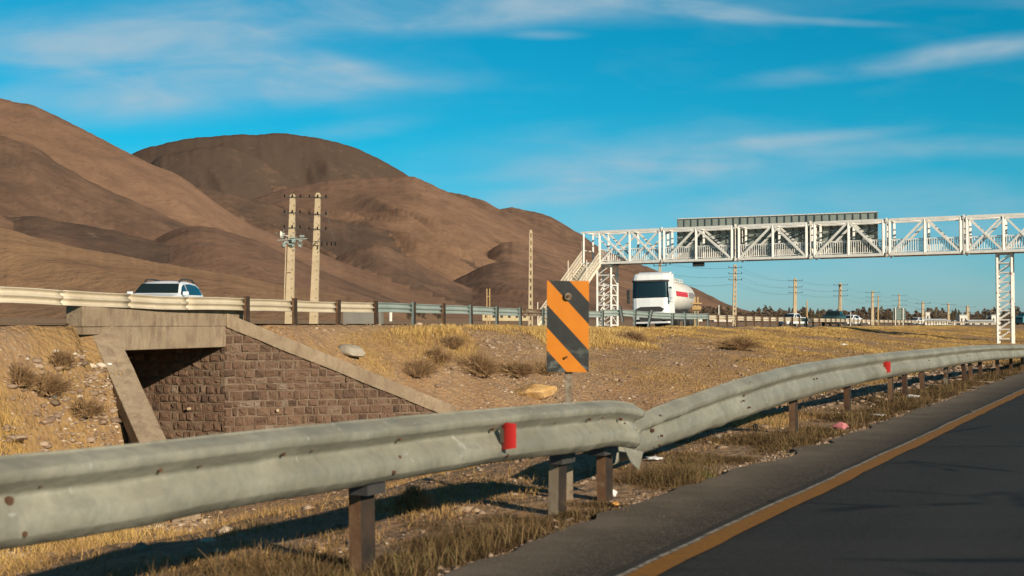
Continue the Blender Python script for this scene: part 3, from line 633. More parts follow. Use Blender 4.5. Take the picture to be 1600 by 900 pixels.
# --- near rail, first (left) section
def tp(px_, py_, Yd): return at(px_, py_, Yd)
A_pts = [(-520, 790, 3.05), (-200, 742, 3.72), (0, 714, 4.25), (200, 694, 4.72), (400, 672, 5.3), (520, 661, 5.78), (640, 650, 6.4), (800, 636, 7.2), (870, 630, 7.75), (920, 627, 8.15), (960, 625.5, 8.5), (997, 631, 8.78)]
mb, cenA = beam([tp(*a) for a in A_pts], 1, dent=.030, seed=3, sub=8, scale=lambda t: 1.0-.02*math.sin(t*2), tilt=lambda t: -.05+.05*math.sin(t*1.3), depth=1.05, WP=WN)
root = empty('guard_rail', W(0, 3.4, -.03), 'grey steel guard rail nearest the camera, left of the gap, with the larger red reflector', 'guard rail', 'roadside guard rails')
ob = mb.build('beam', M['galv'], root, smooth=True)
def bolts(cen, idxs, root, face=1, r=.016, mat=None):
    rr = random.Random(2)
    for i in idxs:
        c = cen[i][0]; d = (cen[min(i+1, len(cen)-1)][0]-cen[i-1][0]); d.z = 0; d.normalize(); n = Vector((d.y, -d.x, 0))*face
        for (dx, dz, k) in ((0, -.155, 1), (-.10, -.11, .6), (.10, -.11, .6), (-.10, -.20, .6), (.10, -.20, .6), (.02, -.045, .6), (.02, -.265, .6)):
            if rr.random() < .25: continue
            o = {-.155: -.038, -.11: -.005, -.20: -.005, -.045: .012, -.265: .012}[dz]
            p = c+d*dx+Vector((0, 0, dz))+n*(o+.004); b = MB(); b.bar(p-n*.01, p+n*.012, r*2*k, n=8); b.build('bolt', mat or M['rustdark'], root)
bolts(cenA, [10, 17, 27, 36, 46, 55, 65, 74, 84], root)
def reflector(px_, py_, Yd, root, w=.085, hgt=.14):
    """plate standing out of the beam's groove, facing the oncoming driver"""
    c = at(px_, py_, Yd); o = -nnv; rz = Matrix.Rotation(R(63), 3, 'Z')
    b = MB(); K = 6; rings = []
    for k in range(K+1):
        t = k/K-.5; bow = .012*(1-4*t*t); q = c+o*(t*w)-nd*bow
        rings.append([q+Vector((0, 0, -hgt*(.5-.10*t))), q+Vector((0, 0, hgt*(.5-.06*t)))]+[q+nd*.006+Vector((0, 0, hgt*(.5-.06*t))), q+nd*.006+Vector((0, 0, -hgt*(.5-.10*t)))])
    b.rings(rings); b.build('reflector', M['refl'], root)
    b = MB(); b.box(c-o*(w*.42)+nd*.008, (.03, w*.35, hgt*.55), rz); b.build('holder', M['reflside'], root)
reflector(795, 681, 7.04, root, .085, .145)
def nearpost(px_, pybase, px_top, pytop, Yd, mat, root, sec=.11, lip=.035):
    base = at(px_, pybase, Yd); base.z = min(base.z, gz(base.x, base.y)-.1); top = at(px_top, pytop, Yd)
    return gpost(base, top, nd, mat, 'post', root, sec, .07, lip)
nearpost(577, 885, 573, 700, 6.35, M['rust'], root, .125)
nearpost(878, 795, 880, 680, 8.3, M['rustgrey'], root, .125)
nearpost(953, 770, 951, 670, 8.95, M['rust'], root, .12)
nearpost(-90, 1180, -90, 790, 4.2, M['rust'], root, .12)
nearpost(-330, 1280, -330, 820, 3.7, M['rust'], root, .12)
# spacer under the beam ends
for (x, y, Yd, dm) in ((943, 693, 8.86, (.26, .12, .14)), (575, 763, 6.28, (.16, .10, .05)), (880, 716, 8.25, (.2, .08, .06))):
    b = MB(); b.box(at(x, y, Yd), dm, Matrix.Rotation(R(63), 3, 'Z')); b.build('spacer', M['dark'], root)
# --- near rail, second (right) section
B_pts = [(983, 662, 9.1), (1010, 648, 9.35), (1045, 632, 9.75), (1095, 613, 10.4), (1140, 599, 11.1), (1196, 582, 12.1), (1255, 568, 14.0), (1331, 557, 17.0), (1400, 549.5, 20.0), (1466, 544, 23.2), (1530, 539.5, 26.5), (1600, 538.5, 30.5), (1660, 540, 36), (1730, 541, 52)]
hs = [1.05, 1.1, 1.15, 1.18, 1.2, 1.2, 1.24, 1.26, 1.26, 1.22, 1.12, 1.0, 1.0, 1.0]
mb, cenB = beam([tp(*a) for a in B_pts], 1, dent=.034, seed=9, sub=8, scale=lambda t: float(np.interp(t, range(len(hs)), hs)), tilt=lambda t: float(np.interp(t, [0, 3, 6, 13], [.28, .12, -.04, -.04])), depth=1.0, WP=WN, cut0=lambda z: -.12*(1-abs(z-.07)/.24)+.10*(z/.31))
rootB = empty('guard_rail', W(10, 3.5, -.03), 'bent grey steel guard rail right of the gap, with torn drooping end', 'guard rail', 'roadside guard rails')
mb.build('beam', M['galv'], rootB, smooth=True)
# torn curled tip
b = MB(); e0 = at(975, 700, 9.05); e1 = at(1004, 706, 9.15); e2 = at(997, 734, 9.0); e3 = at(985, 722, 9.02); off = -nnv*.006
b.add([e0, e1, e2, e3, e0+off, e1+off, e2+off, e3+off], [(0, 1, 2, 3), (7, 6, 5, 4), (0, 4, 5, 1), (1, 5, 6, 2), (2, 6, 7, 3), (3, 7, 4, 0)]); b.build('torn_tip', M['galv'], rootB)
bolts(cenB, [12, 36, 50, 62, 70, 78, 86], rootB, r=.014)
reflector(1385, 573.5, 19.2, rootB, .12, .17)
for (xb, yb, xt, yt, Yd, mt, sc) in [(1245, 662, 1244, 590, 14.3, 'rust', .12), (1329, 633, 1327, 575, 17.3, 'rustdark', .13), (1396, 614, 1394, 565, 20.2, 'rust', .12), (1418, 613, 1416, 563, 21.2, 'rustdark', .12), (1445, 610, 1443, 560, 22.4, 'rust', .12),
        (1482, 611, 1480, 560, 25.0, 'rustgrey', .13), (1512, 602, 1506, 556, 26.0, 'rustdark', .12), (1522, 596, 1516, 552, 27, 'rust', .12), (1537, 590, 1532, 552, 28, 'rustdark', .12), (1562, 583, 1560, 550, 30, 'rust', .12), (1583, 580, 1581, 548, 31.5, 'rustdark', .12), (1600, 577, 1599, 548, 33, 'rust', .12), (1625, 573, 1624, 547, 36, 'rust', .12)]:
    nearpost(xb, yb, xt, yt, Yd, M[mt], rootB, sc)

# --- far rail along the other carriageway
rootF = empty('guard_rail', W(30, PL(30), 1.2), 'long cream and grey guard rail with rusty posts along the far road', 'guard rail', 'roadside guard rails')
def railtop(s): return float(ZL(s))+.77-float(np.interp(s, [8, 16, 22, 30, 40, 60], [.04, .05, .13, .13, .06, 0]))
def Prail(s, z): return W(s, float(PL(s)), z)
# section boundaries (post positions)
sposts = []
s = 24.7+0.0
def s_of_px(px_):       # where the ray at px meets the rail line
    u = (px_-800)/F; lo, hi = 5, 600
    f = lambda Yd: sp(u*Yd, Yd)
    for _ in range(50):
        Ym = (lo+hi)/2; s_, p_ = f(Ym)
        if p_ < float(PL(s_)): lo = Ym
        else: hi = Ym
    return f(lo)[0]
pxs = [388, 463, 530, 590, 648, 695, 738, 778, 815, 850, 884, 918, 943]
left_s = [s_of_px(x) for x in pxs]
joints = [s_of_px(x) for x in (-500, -250, -120, 0, 104, 205, 299)]
right_px = [1123, 1137, 1152, 1166, 1179, 1192, 1204, 1216, 1227, 1239, 1250, 1261, 1271, 1281, 1291]
right_s = [s_of_px(x) for x in right_px]
sR0 = s_of_px(1108)
allj = joints+left_s
cream_until = s_of_px(592)
rrj = random.Random(5)
for i in range(len(allj)-1):
    a, b_ = allj[i], allj[i+1]; m = M['beam_cream'] if b_ < cream_until+.3 else (M['rustgrey'] if i == len(allj)-5 else M['beam_grey'])
    n_ = max(2, int((b_-a)/2)+1); pts = [Prail(a+(b_-a)*k/n_+(-.03 if k == 0 else (.06 if k == n_ else 0)), railtop(a+(b_-a)*k/n_)+rrj.uniform(-.01, .01)) for k in range(n_+1)]
    pts = [p+nnv*(.10+.008*(i % 2)) for p in pts]
    mb, _ = beam(pts, -1, sub=3, dent=.01, seed=i); mb.build('beam', m, rootF, smooth=True)
# knocked grey run near the tanker
kp = [(943, 484, 66), (975, 484, 67.5), (1012, 487, 70), (1060, 489.5, 74), (1108, 490, 79)]
mb, _ = beam([at(*k) for k in kp], -1, sub=5, dent=.03, seed=8, scale=lambda t: 1.1); mb.build('beam', M['beam_grey'], rootF, smooth=True)
ks = [sR0]+right_s
for i in range(0, len(ks)-1):
    a, b_ = ks[i], ks[i+1]; pts = [Prail(a+(b_-a)*k/2, railtop(a)) +nnv*(.10+.008*(i % 2)) for k in range(3)]
    mb, _ = beam(pts, -1, sub=2); mb.build('beam', M['beam_cream'], rootF, smooth=True)
ll = list(np.arange(right_s[-1], 420, 14.0))
for i in range(len(ll)-1):
    a, b_ = ll[i], ll[i+1]; pts = [Prail(a+(b_-a)*k/3, railtop(a))+nnv*(.10+.008*(i % 2)) for k in range(4)]
    mb, _ = beam(pts, -1, sub=2); mb.build('beam', M['beam_cream'], rootF, smooth=True)
pm = ['rust', 'rust', 'rust', 'rustdark', 'post_grey', 'rust', 'post_grey', 'post_grey', 'post_grey', 'post_grey', 'post_grey', 'post_grey', 'post_grey']
npost = 0
for s_, m in zip(left_s, pm):
    base = Prail(s_, 0); base.z = gz(base.x, base.y)-.15; lean = nd*random.uniform(-.05, .06); top = Prail(s_, railtop(s_)+.06)-nd*.0+lean
    gpost(base, top, nd, M[m], 'post', rootF, .15, .08, .04); npost += 1
for (xb, yb, xt, yt, Yd) in [(975, 503, 970, 478, 67), (993, 510, 994, 484, 68.5), (1014, 511, 1020, 485, 70), (1052, 508, 1053, 489, 73), (1072, 510, 1071, 487, 75), (1090, 510, 1089, 486, 77), (1108, 510, 1107, 489, 79)]:
    gpost(at(xb, yb, Yd), at(xt, yt, Yd), nd, M['post_grey'], 'post', rootF, .16, .09, .04); npost += 1
for s_ in right_s:
    base = Prail(s_, 0); base.z = gz(base.x, base.y)-.15; gpost(base, Prail(s_, railtop(s_)+.05), nd, random.choice([M['rust'], M['rustdark'], M['rust']]), 'post', rootF, .16, .09, .04); npost += 1
s_ = right_s[-1]+3.3; step = 3.3
while npost < 100 and s_ < 420:
    base = Prail(s_, 0); base.z = gz(base.x, base.y)-.15; gpost(base, Prail(s_, railtop(s_)+.05), nd, random.choice([M['rust'], M['rustdark'], M['rustgrey']]), 'post', rootF, .17, .09, .04); npost += 1
    s_ += step; step *= 1.012

# ------------------------------------------------------------------ hazard marker
def hazard():
    tl = at(853.5, 440, 9.0); bl = at(854, 581, 9.0); w = .297; h_ = .64
    root = empty('hazard_marker', (tl.x+w/2, 9.02, gz(tl.x+w/2, 9.02)-.05), 'orange and black diagonal striped hazard board on a rusty post behind the near guard rail', 'road sign')
    b = MB(); b.box((w/2, 0, h_/2), (w, .004, h_))
    ob = b.build('board', M['hazard'], None, loc=(0, 0, 0)); ob.parent = root; ob.location = Vector((bl.x, 9.0, bl.z))-ORG[root.name]; ob.rotation_euler = (0, R(.3), R(2))
    b = MB()
    c = at(888, 463, 8.985); b.bar(c, c+Vector((0, -.006, 0)), .052, n=16); b.build('washer', M['rustgrey'], root)
    c = at(888, 463, 8.985); b = MB(); b.bar(c, c+Vector((0, -.016, 0)), .022, n=6); c = at(885, 558, 8.985); b.bar(c, c+Vector((0, -.008, 0)), .018, n=8); b.build('bolt', M['rustdark'], root)
    b = MB(); top = at(887, 446, 9.05); bot = at(890, 800, 9.05); b.bar(bot, top, .05, .03, up=(0, 1, 0)); b.build('post', M['rustgrey'], root)
hazard()

# ------------------------------------------------------------------ footbridge
FA = at(908, 412, 108); FB = at(1600, 391, 93)
fdir = Vector((FB.x-FA.x, FB.y-FA.y, 0)); FL = fdir.length; fdir.normalize(); fn = Vector((fdir.y, -fdir.x, 0)) # towards us
slope = (FB.z-FA.z)/FL; HT = 2.62; WB = 2.1
def fpt(t, z=0, q=0): return FA+fdir*t-fn*q+Vector((0, 0, slope*t+z))
def t_of(px_):
    u = (px_-800)/F; return (u*FA.y-FA.x)/(fdir.x-u*fdir.y)
bridge = empty('footbridge', (fpt(1.7).x, fpt(1.7).y, .9), 'white steel truss footbridge crossing over both roads on lattice legs', 'footbridge')
sec = [(937, 984, 1031, 'X'), (1038, 1088, 1144, 'A'), (1155, 1208, 1260.6), (1273.6, 1326.5, 1381), (1391, 1446, 1502), (1512, 1569, 1625, 'X'), (1636, 1697, 1757), (1768, 1830, 1894), (1905, 1970, 2040, 'X')]
def truss(b, ts, kind, q, w=.18):
    a, m, c = ts; ch = .20
    for z in (0, HT): b.bar(fpt(a, z, q), fpt(c, z, q), ch, ch)
    for t in (a, m, c): b.bar(fpt(t, 0, q), fpt(t, HT, q), w, w)
    if kind == 'X':
        for p, r in ((a, m), (m, c)):
            b.bar(fpt(p, 0, q+.02), fpt(r, HT, q+.02), w*.8, w*.8); b.bar(fpt(p, HT, q-.02), fpt(r, 0, q-.02), w*.8, w*.8)
    else:
        b.bar(fpt(a, 0, q), fpt(m, HT, q), w*.9, w*.9); b.bar(fpt(m, HT, q), fpt(c, 0, q), w*.9, w*.9)
for i, s_ in enumerate(sec):
    ts = [t_of(x) for x in s_[:3]]; kind = s_[3] if len(s_) > 3 else 'A'
    b = MB(); truss(b, ts, kind, 0); truss(b, ts, kind, WB)
    for t in ts: 
        b.bar(fpt(t, HT, 0), fpt(t, HT, WB), .12); b.bar(fpt(t, 0, 0), fpt(t, 0, WB), .12)
    for p, r in ((ts[0], ts[1]), (ts[1], ts[2])): b.bar(fpt(p, HT, 0), fpt(r, HT, WB), .07)
    fr = b.build('truss_section', M['white'], bridge)
    b = MB()
    nb = int((ts[2]-ts[0])/.17)
    for q in (.12, WB-.12):
        for k in range(nb+1):
            t = ts[0]+(ts[2]-ts[0])*k/nb; b.bar(fpt(t, .2, q), fpt(t, 1.12, q), .035)
        b.bar(fpt(ts[0], 1.13, q), fpt(ts[2], 1.13, q), .06); b.bar(fpt(ts[0], .2, q), fpt(ts[2], .2, q), .05)
    b.build('railing', M['white'], bridge)
    b = MB(); b.bar(fpt(ts[0]-.05, .08, WB/2), fpt(ts[2]+.05, .08, WB/2), WB-.1, .07); b.build('deck', M['dark'], bridge)
    # flange joint to the next section
    if i < len(sec)-1:
        t1 = t_of(sec[i+1][0]); tm = (ts[2]+t1)/2; b = MB()
        for q in (0, WB):
            for z in (0, HT): b.box(fpt(tm, z, q), (.10, .3, .34), Matrix.Rotation(math.atan2(fdir.y, fdir.x), 3, 'Z')); b.bar(fpt(ts[2], z, q), fpt(t1, z, q), .13)
            b.bar(fpt(tm, 0, q), fpt(tm, HT, q), .07)
        b.build('joint', M['whiterust'], bridge)
# landing bay over the stair
tl0 = t_of(908); tl1 = t_of(937)
b = MB()
for q in (0, WB):
    b.bar(fpt(tl0, HT, q), fpt(tl1, HT, q), .15); b.bar(fpt(tl0+.25, -.3, q), fpt(tl0+.25, HT, q), .14); b.bar(fpt(tl0, 0, q), fpt(tl1, 0, q), .15)
b.bar(fpt(tl0+.25, HT, 0), fpt(tl0+.25, HT, WB), .12); b.bar(fpt(tl0+.25, 1.1, 0), fpt(tl0+.25, 1.1, WB), .06); b.bar(fpt(tl0+.3, HT, WB), fpt(tl1, HT-1.2, WB), .1)
b.build('landing', M['white'], bridge)
# pylons
def pylon(tc, zbot, name, wd=1.15, dp=1.75, npan=9, mat='whiterust'):
    b = MB(); q0 = WB/2-dp/2; q1 = WB/2+dp/2; ztop = fpt(tc).z-.12
    def P(t, q, z): v = fpt(t, 0, q); v.z = z; return v
    for t in (tc-wd/2, tc+wd/2):
        for q in (q0, q1): b.bar(P(t, q, zbot-.4), P(t, q, ztop), .15)
    for k in range(npan+1):
        z = zbot+.35+(ztop-zbot-.4)*k/npan
        for q in (q0, q1): b.bar(P(tc-wd/2, q, z), P(tc+wd/2, q, z), .09)
        for t in (tc-wd/2, tc+wd/2): b.bar(P(t, q0, z), P(t, q1, z), .09)
        if k < npan:
            z2 = zbot+.35+(ztop-zbot-.4)*(k+1)/npan
            for q in (q0, q1): b.bar(P(tc-wd/2, q, z), P(tc+wd/2, q, z2), .07)
            b.bar(P(tc-wd/2, q0, z), P(tc-wd/2, q1, z2), .07); b.bar(P(tc+wd/2, q1, z), P(tc+wd/2, q0, z2), .07)
    py = b.build('pylon', M[mat], bridge)
    b = MB(); b.bar(P(tc-wd/2-.1, q0-.1, ztop+.06), P(tc+wd/2+.1, q0-.1, ztop+.06), .12); b.bar(P(tc-wd/2-.1, q1+.1, ztop+.06), P(tc+wd/2+.1, q1+.1, ztop+.06), .12); b.build('cap_beam', M['rust'], py)
c = fpt(t_of(1569)); pylon(t_of(1569), at(1572, 537, 93.6).z, 'right', 1.0, 1.3)
pylon(t_of(942), .75, 'left', 1.25, 1.5, 6, 'white')
pylon(t_of(2000), -.3, 'far', 1.0, 1.3)
# staircase down towards us along the far road
b = MB(); sdn = -(nd*math.cos(R(2))) ; st0 = fpt((tl0+tl1)/2+.1, 0, 0)
steps = 24; rise = (st0.z-1.0)/steps; going = .36; sw = 1.55
for k in range(steps):
    c = st0+sdn*(going*(k+.5))-Vector((0, 0, rise*(k+1))); b.box(c, (sw, going*.9, .05), Matrix.Rotation(math.atan2(fdir.y, fdir.x), 3, 'Z')); b.box(c+sdn*(-going*.45)+Vector((0, 0, .09)), (sw, .02, rise*.8), Matrix.Rotation(math.atan2(fdir.y, fdir.x), 3, 'Z'))
b.build('stair_treads', M['stairpaint'], bridge)
end = st0+sdn*(going*steps)-Vector((0, 0, rise*steps))
for sgn in (-1, 1):
    o = fdir*sgn*(sw/2+.05); b = MB(); b.bar(st0+o-Vector((0, 0, .1)), end+o+Vector((0, 0, .0)), .06, .26)
    b.build('stringer', M['stairpaint'], bridge)
    b = MB()
    for hgt in (.35, .7, 1.08): b.bar(st0+o+Vector((0, 0, hgt)), end+o+Vector((0, 0, hgt)), .05)
    for k in range(0, steps*2+1):
        c = st0+(end-st0)*(k/(steps*2))+o; tall = (k % 16 == 0)
        b.bar(c, c+Vector((0, 0, 1.9 if tall else 1.08)), .07 if tall else .03)
    b.build('stair_railing', M['stairpaint'], bridge)

# billboard behind the truss
bt0 = t_of(1045); bt1 = t_of(1363); q = WB+.35
zb0 = .12; zt0 = (HT+.98)
board = empty('sign_board', fpt(bt0, 0, q), 'long grey ribbed back of a road sign board fixed behind the footbridge truss', 'sign board')
def bp(t, z, qq=q): return fpt(t, z, qq)
def ztopb(t): return at(1045+(1363-1045)*(t-bt0)/(bt1-bt0), 342-11*(t-bt0)/(bt1-bt0), (FA+fdir*t).y+q*.9).z-FA.z-slope*t
b = MB(); z00, z11 = ztopb(bt0), ztopb(bt1)
v = [bp(bt0, zb0), bp(bt1, zb0), bp(bt1, z11), bp(bt0, z00)]; o2 = -fn*.04; b.add(v+[a+o2 for a in v], [(0, 1, 2, 3), (7, 6, 5, 4), (0, 4, 5, 1), (1, 5, 6, 2), (2, 6, 7, 3), (3, 7, 4, 0)]); b.build('sheet', M['board'], board)
b = MB(); nr_ = 27
for k in range(nr_+1):
    t = bt0+(bt1-bt0)*k/nr_; zt = z00+(z11-z00)*k/nr_; w_ = .09 if k % 9 == 0 else .045; b.bar(bp(t, zb0, q-.05), bp(t, zt, q-.05), w_)
for z in (.9, 1.9, 2.75): b.bar(bp(bt0, z, q-.09), bp(bt1, z+(z11-z00)*.5, q-.09), .06)
b.build('ribs', M['boardframe'], board)
b = MB(); b.bar(bp(bt0, z00, q-.03), bp(bt1, z11, q-.03), .12, .07); b.bar(bp(bt0, zb0, q-.03), bp(bt0, z00, q-.03), .10, .07); b.build('frame', M['white'], board)
b = MB()
for k in range(7):
    t = bt0+(bt1-bt0)*(k+.5)/7; b.bar(bp(t, .1, WB), bp(t, 2.2, q-.06), .06); b.bar(bp(t, HT, WB), bp(t, HT-.4, q-.06), .06)
b.build('bracket', M['boardframe'], board)
# little dark lamp box under the truss
c = fpt(t_of(1090), -.33, .3); root = empty('hanging_box', c, 'small dark box hanging under the footbridge above the tanker lane', 'box')
b = MB(); b.box(c, (.95, .25, .34), Matrix.Rotation(math.atan2(fdir.y, fdir.x), 3, 'Z')); add_bevel(b.build('housing', M['dark'], root), .03); b = MB(); b.bar(c+fdir*.3, c+fdir*.3+Vector((0, 0, .3)), .05); b.bar(c-fdir*.3, c-fdir*.3+Vector((0, 0, .3)), .05); b.build('hanger', M['dark'], root)

# ------------------------------------------------------------------ vehicles
def wheel(root, c, r, w, name='wheel', rimmat=None):
    b = MB(); K = 20; cx_, cy_, cz_ = c; prof = [(-w/2, r*.72), (-w/2, r*.93), (-w/2+.03, r), (w/2-.03, r), (w/2, r*.93), (w/2, r*.72)]
    b.rings([[Vector((cx_+math.cos(2*math.pi*k/K)*rr, cy_+yy, cz_+math.sin(2*math.pi*k/K)*rr)) for k in range(K)] for yy, rr in prof], cap=True)
    wh = b.build(name, M['rubber'], root); b = MB()
    sg = 1 if cy_ > 0 else -1
    for yy, rr in ((w/2-.02, r*.66),): b.bar(Vector((cx_, cy_, cz_)), Vector((cx_, cy_+sg*(w/2+.006), cz_)), rr*2, n=18)
    for k in range(5):
        a = 2*math.pi*k/5; b.bar(Vector((cx_, cy_+sg*(w/2+.01), cz_)), Vector((cx_+math.cos(a)*r*.6, cy_+sg*(w/2+.012), cz_+math.sin(a)*r*.6)), .06, .02, up=(0, 1, 0))
    b.build('rim', rimmat or M['arm'], wh); return wh
def make_car(loc, rz, label, cat, paint, kind='suv', group=None, name='car', sc=1.0, detail=True):
    root = empty(name, loc, label, cat, group, rz, local=True); root.scale = (sc, sc, sc)
    if kind == 'suv':   # local +X forward
        prof = [(2.05, .62, 0), (2.0, .82, 0), (1.7, .93, 0), (1.15, 1.0, 0), (.55, 1.38, 1), (.25, 1.46, 1), (-.5, 1.49, 1), (-1.2, 1.45, 1), (-1.6, 1.33, 1), (-1.95, .98, 0), (-2.05, .62, 0)]
        belt = lambda x: .96+.04*(1-x)/3; hw = .86
    elif kind == 'pickup':
        prof = [(2.5, .62, 0), (2.45, .95, 0), (1.6, 1.08, 0), (1.15, 1.12, 0), (.65, 1.55, 1), (.3, 1.64, 1), (-.45, 1.64, 1), (-.65, 1.15, 0), (-.7, 1.12, 0), (-2.4, 1.12, 0), (-2.45, .6, 0)]
        belt = lambda x: 1.10; hw = .88
    else:
        prof = [(2.2, .58, 0), (2.15, .75, 0), (1.6, .88, 0), (1.0, .94, 0), (.35, 1.35, 1), (.05, 1.42, 1), (-.6, 1.43, 1), (-1.0, 1.36, 1), (-1.65, 1.0, 0), (-2.1, .96, 0), (-2.2, .6, 0)]
        belt = lambda x: .93; hw = .84
    xs = [p[0] for p in prof]; zs = [p[1] for p in prof]
    K = 44; X_ = np.linspace(xs[0], xs[-1], K); Zt = np.interp(-X_, [-x for x in xs], zs)
    def wz(x): return hw*(1-.12*max(0, (abs(x)-1.3)/.9)**2)
    def roofw(x, zt): return wz(x)*.97-max(0, zt-belt(x))*.36
    b = MB(); rings = []
    for x, zt in zip(X_, Zt):
        w = wz(x); bz = min(belt(x), zt-.03); rw = roofw(x, zt); tz = zt
        r = [(-w*.85, .24), (-w, .36), (-w*1.01, .62), (-w*.97, bz), (-rw-.0, tz-.045 if tz > bz+.1 else tz-.012), (-rw*.8, tz), (0, tz+.02), (rw*.8, tz), (rw, tz-.045 if tz > bz+.1 else tz-.012), (w*.97, bz), (w*1.01, .62), (w, .36), (w*.85, .24)]
        rings.append([Vector((x, y, z)) for y, z in r])
    b.rings(rings); b.build('body', paint, root, smooth=True)
    # glass
    ix = [i for i, p in enumerate(prof) if p[2]]; cow = prof[ix[0]-1]; rf = prof[ix[0]]; rr_ = prof[ix[-1]]; re = prof[ix[-1]+1]
    def quad(b, P, off): 
        n = (P[1]-P[0]).cross(P[3]-P[0]).normalized()*off; b.add([p+n for p in P]+[p-n*.2 for p in P], [(0, 1, 2, 3), (0, 4, 5, 1), (1, 5, 6, 2), (2, 6, 7, 3), (3, 7, 4, 0)])
    def front(a, c, nm, sgn):
        b = MB(); P = []
        for f, (x, z, _) in ((.08, a), (.92, a)): pass
        xa = a[0]+(c[0]-a[0])*.06; za = a[1]+(c[1]-a[1])*.06; xb = a[0]+(c[0]-a[0])*.93; zb = a[1]+(c[1]-a[1])*.93
        wa = roofw(xa, za)*.93; wb = roofw(xb, zb)*.93; n = 6; lo = [Vector((xa+sgn*(.0), wa*(1-2*i/n), za+.018)) for i in range(n+1)]; hi = [Vector((xb, wb*(1-2*i/n), zb+.018)) for i in range(n+1)]
        for i in range(n+1):
            e_ = abs(1-2*i/n); lo[i].x += sgn*(.03-.07*e_**2)*.6; hi[i].x += sgn*.03; lo[i].z += .012; hi[i].z += .012
        b.add(lo+hi+[p+Vector((-sgn*.06, 0, -.05)) for p in lo+hi], [(i, i+1, n+2+i, n+1+i) for i in range(n)]); b.build(nm, M['glass'], root, smooth=True)
    front(cow, rf, 'windscreen', 1); front(re, rr_, 'rear_window', -1)
    x0 = cow[0]-.12; x1 = rr_[0]-.12 if kind != 'pickup' else rr_[0]-.02
    cuts = [x0, (x0+x1)/2+.10, x1] if kind == 'pickup' else [x0, .12, x1+.1]
    for sy in (-1, 1):
        for i in range(len(cuts)-1):
            a, c = cuts[i]-.05, cuts[i+1]+.05; b = MB(); n = 8; lo = []; hi = []
            for k in range(n+1):
                x = a+(c-a)*k/n; zt = float(np.interp(-x, [-q for q in xs], zs)); bz = belt(x); top = max(bz+.03, zt-.10); f = (top-bz)/max(.01, (zt-.045-bz))
                w0 = wz(x)*.97; w1 = w0+(roofw(x, zt)-w0)*min(1, f); lo.append(Vector((x, sy*(w0+.008), bz+.035))); hi.append(Vector((x, sy*(w1+.010), max(top, bz+.05))))
            b.add(lo+hi, [(i_, i_+1, n+2+i_, n+1+i_) for i_ in range(n)]); b.build('side_window', M['glass'], root, smooth=True)
    for sy in (-1, 1):
        b = MB(); b.box((cow[0]-.25, sy*(hw+.10), belt(0)+.06), (.10, .20, .14)); add_bevel(b.build('mirror', paint, root), .03, 2)
        b = MB(); b.box((xs[0]-.06, sy*.60, .70), (.10, .36, .15)); add_bevel(b.build('headlight', M['lamp'], root), .03)
    b = MB(); b.box((xs[0]-.02, 0, .66), (.06, .7, .13)); b.box((xs[0]-.01, 0, .40), (.06, 1.2, .14)); b.build('grille', M['dark'], root)
    if kind == 'suv':
        for sy in (-1, 1):
            b = MB(); pts = [(.42, 1.45), (.2, 1.535), (-.5, 1.56), (-1.1, 1.53), (-1.35, 1.44)]
            for (xa, za), (xb, zb) in zip(pts, pts[1:]): b.bar((xa, sy*.60, za), (xb, sy*.60, zb), .05, .045)
            b.build('roof_rail', M['dark'], root)
    wr = .33 if kind != 'pickup' else .38
    for wx in (xs[0]-.75, xs[-1]+.8):
        for sy in (-1, 1): wheel(root, (wx, sy*(hw-.08), wr), wr, .2)
    return root
def road_pt(px_, Yd): x = (px_-800)/F*Yd; s, p = sp(x, Yd); return Vector((x, Yd, float(ZL(s))))
def yaw_towards(px_, rel):     # heading of a vehicle coming at us, turned rel degrees from the view ray
    ray = math.atan2(Yv, (px_-800)/F*Yv) if False else 0
# oncoming white car
c = road_pt(259, 44.5); ray = math.atan2(-c.y, -c.x); c.z += .0
make_car(c, ray-R(17), 'white car with black roof rails and dark windows passing above the underpass', 'car', M['carwhite'], 'suv', 'vehicles on the far road')
c = road_pt(1239, 165); make_car(c, math.atan2(-c.y, -c.x)-R(32), 'white pickup seen side-on beyond the barrier between two tall poles', 'pickup', M['carwhite'], 'pickup', 'vehicles on the far road', 'pickup_truck')
c = road_pt(1304, 152); make_car(c, math.atan2(-c.y, -c.x)-R(12), 'dark green pickup with a tall antenna, just left of the white car behind it', 'pickup', M['cargreen'], 'pickup', 'vehicles on the far road', 'pickup_truck', 1.12)
b = MB(); b.bar((-.3, .5, 1.6), (-.3, .5, 4.3), .05); b.box((-.3, .5, 4.3), (.16, .16, .25)); pk = [o for o in col.objects if o.name == 'pickup_truck.001'][0]; b.build('antenna', M['dark'], pk)
c = road_pt(1328, 172); make_car(c, math.atan2(-c.y, -c.x)-R(24), 'white car following close behind the dark green pickup', 'car', M['carwhite'], 'sedan', 'vehicles on the far road', sc=1.05)
c = road_pt(1431, 255); make_car(c, math.atan2(-c.y, -c.x)-R(24), 'tiny white car half hidden by the barrier right of the green sign', 'car', M['carwhite'], 'sedan', 'vehicles on the far road', sc=1.1)

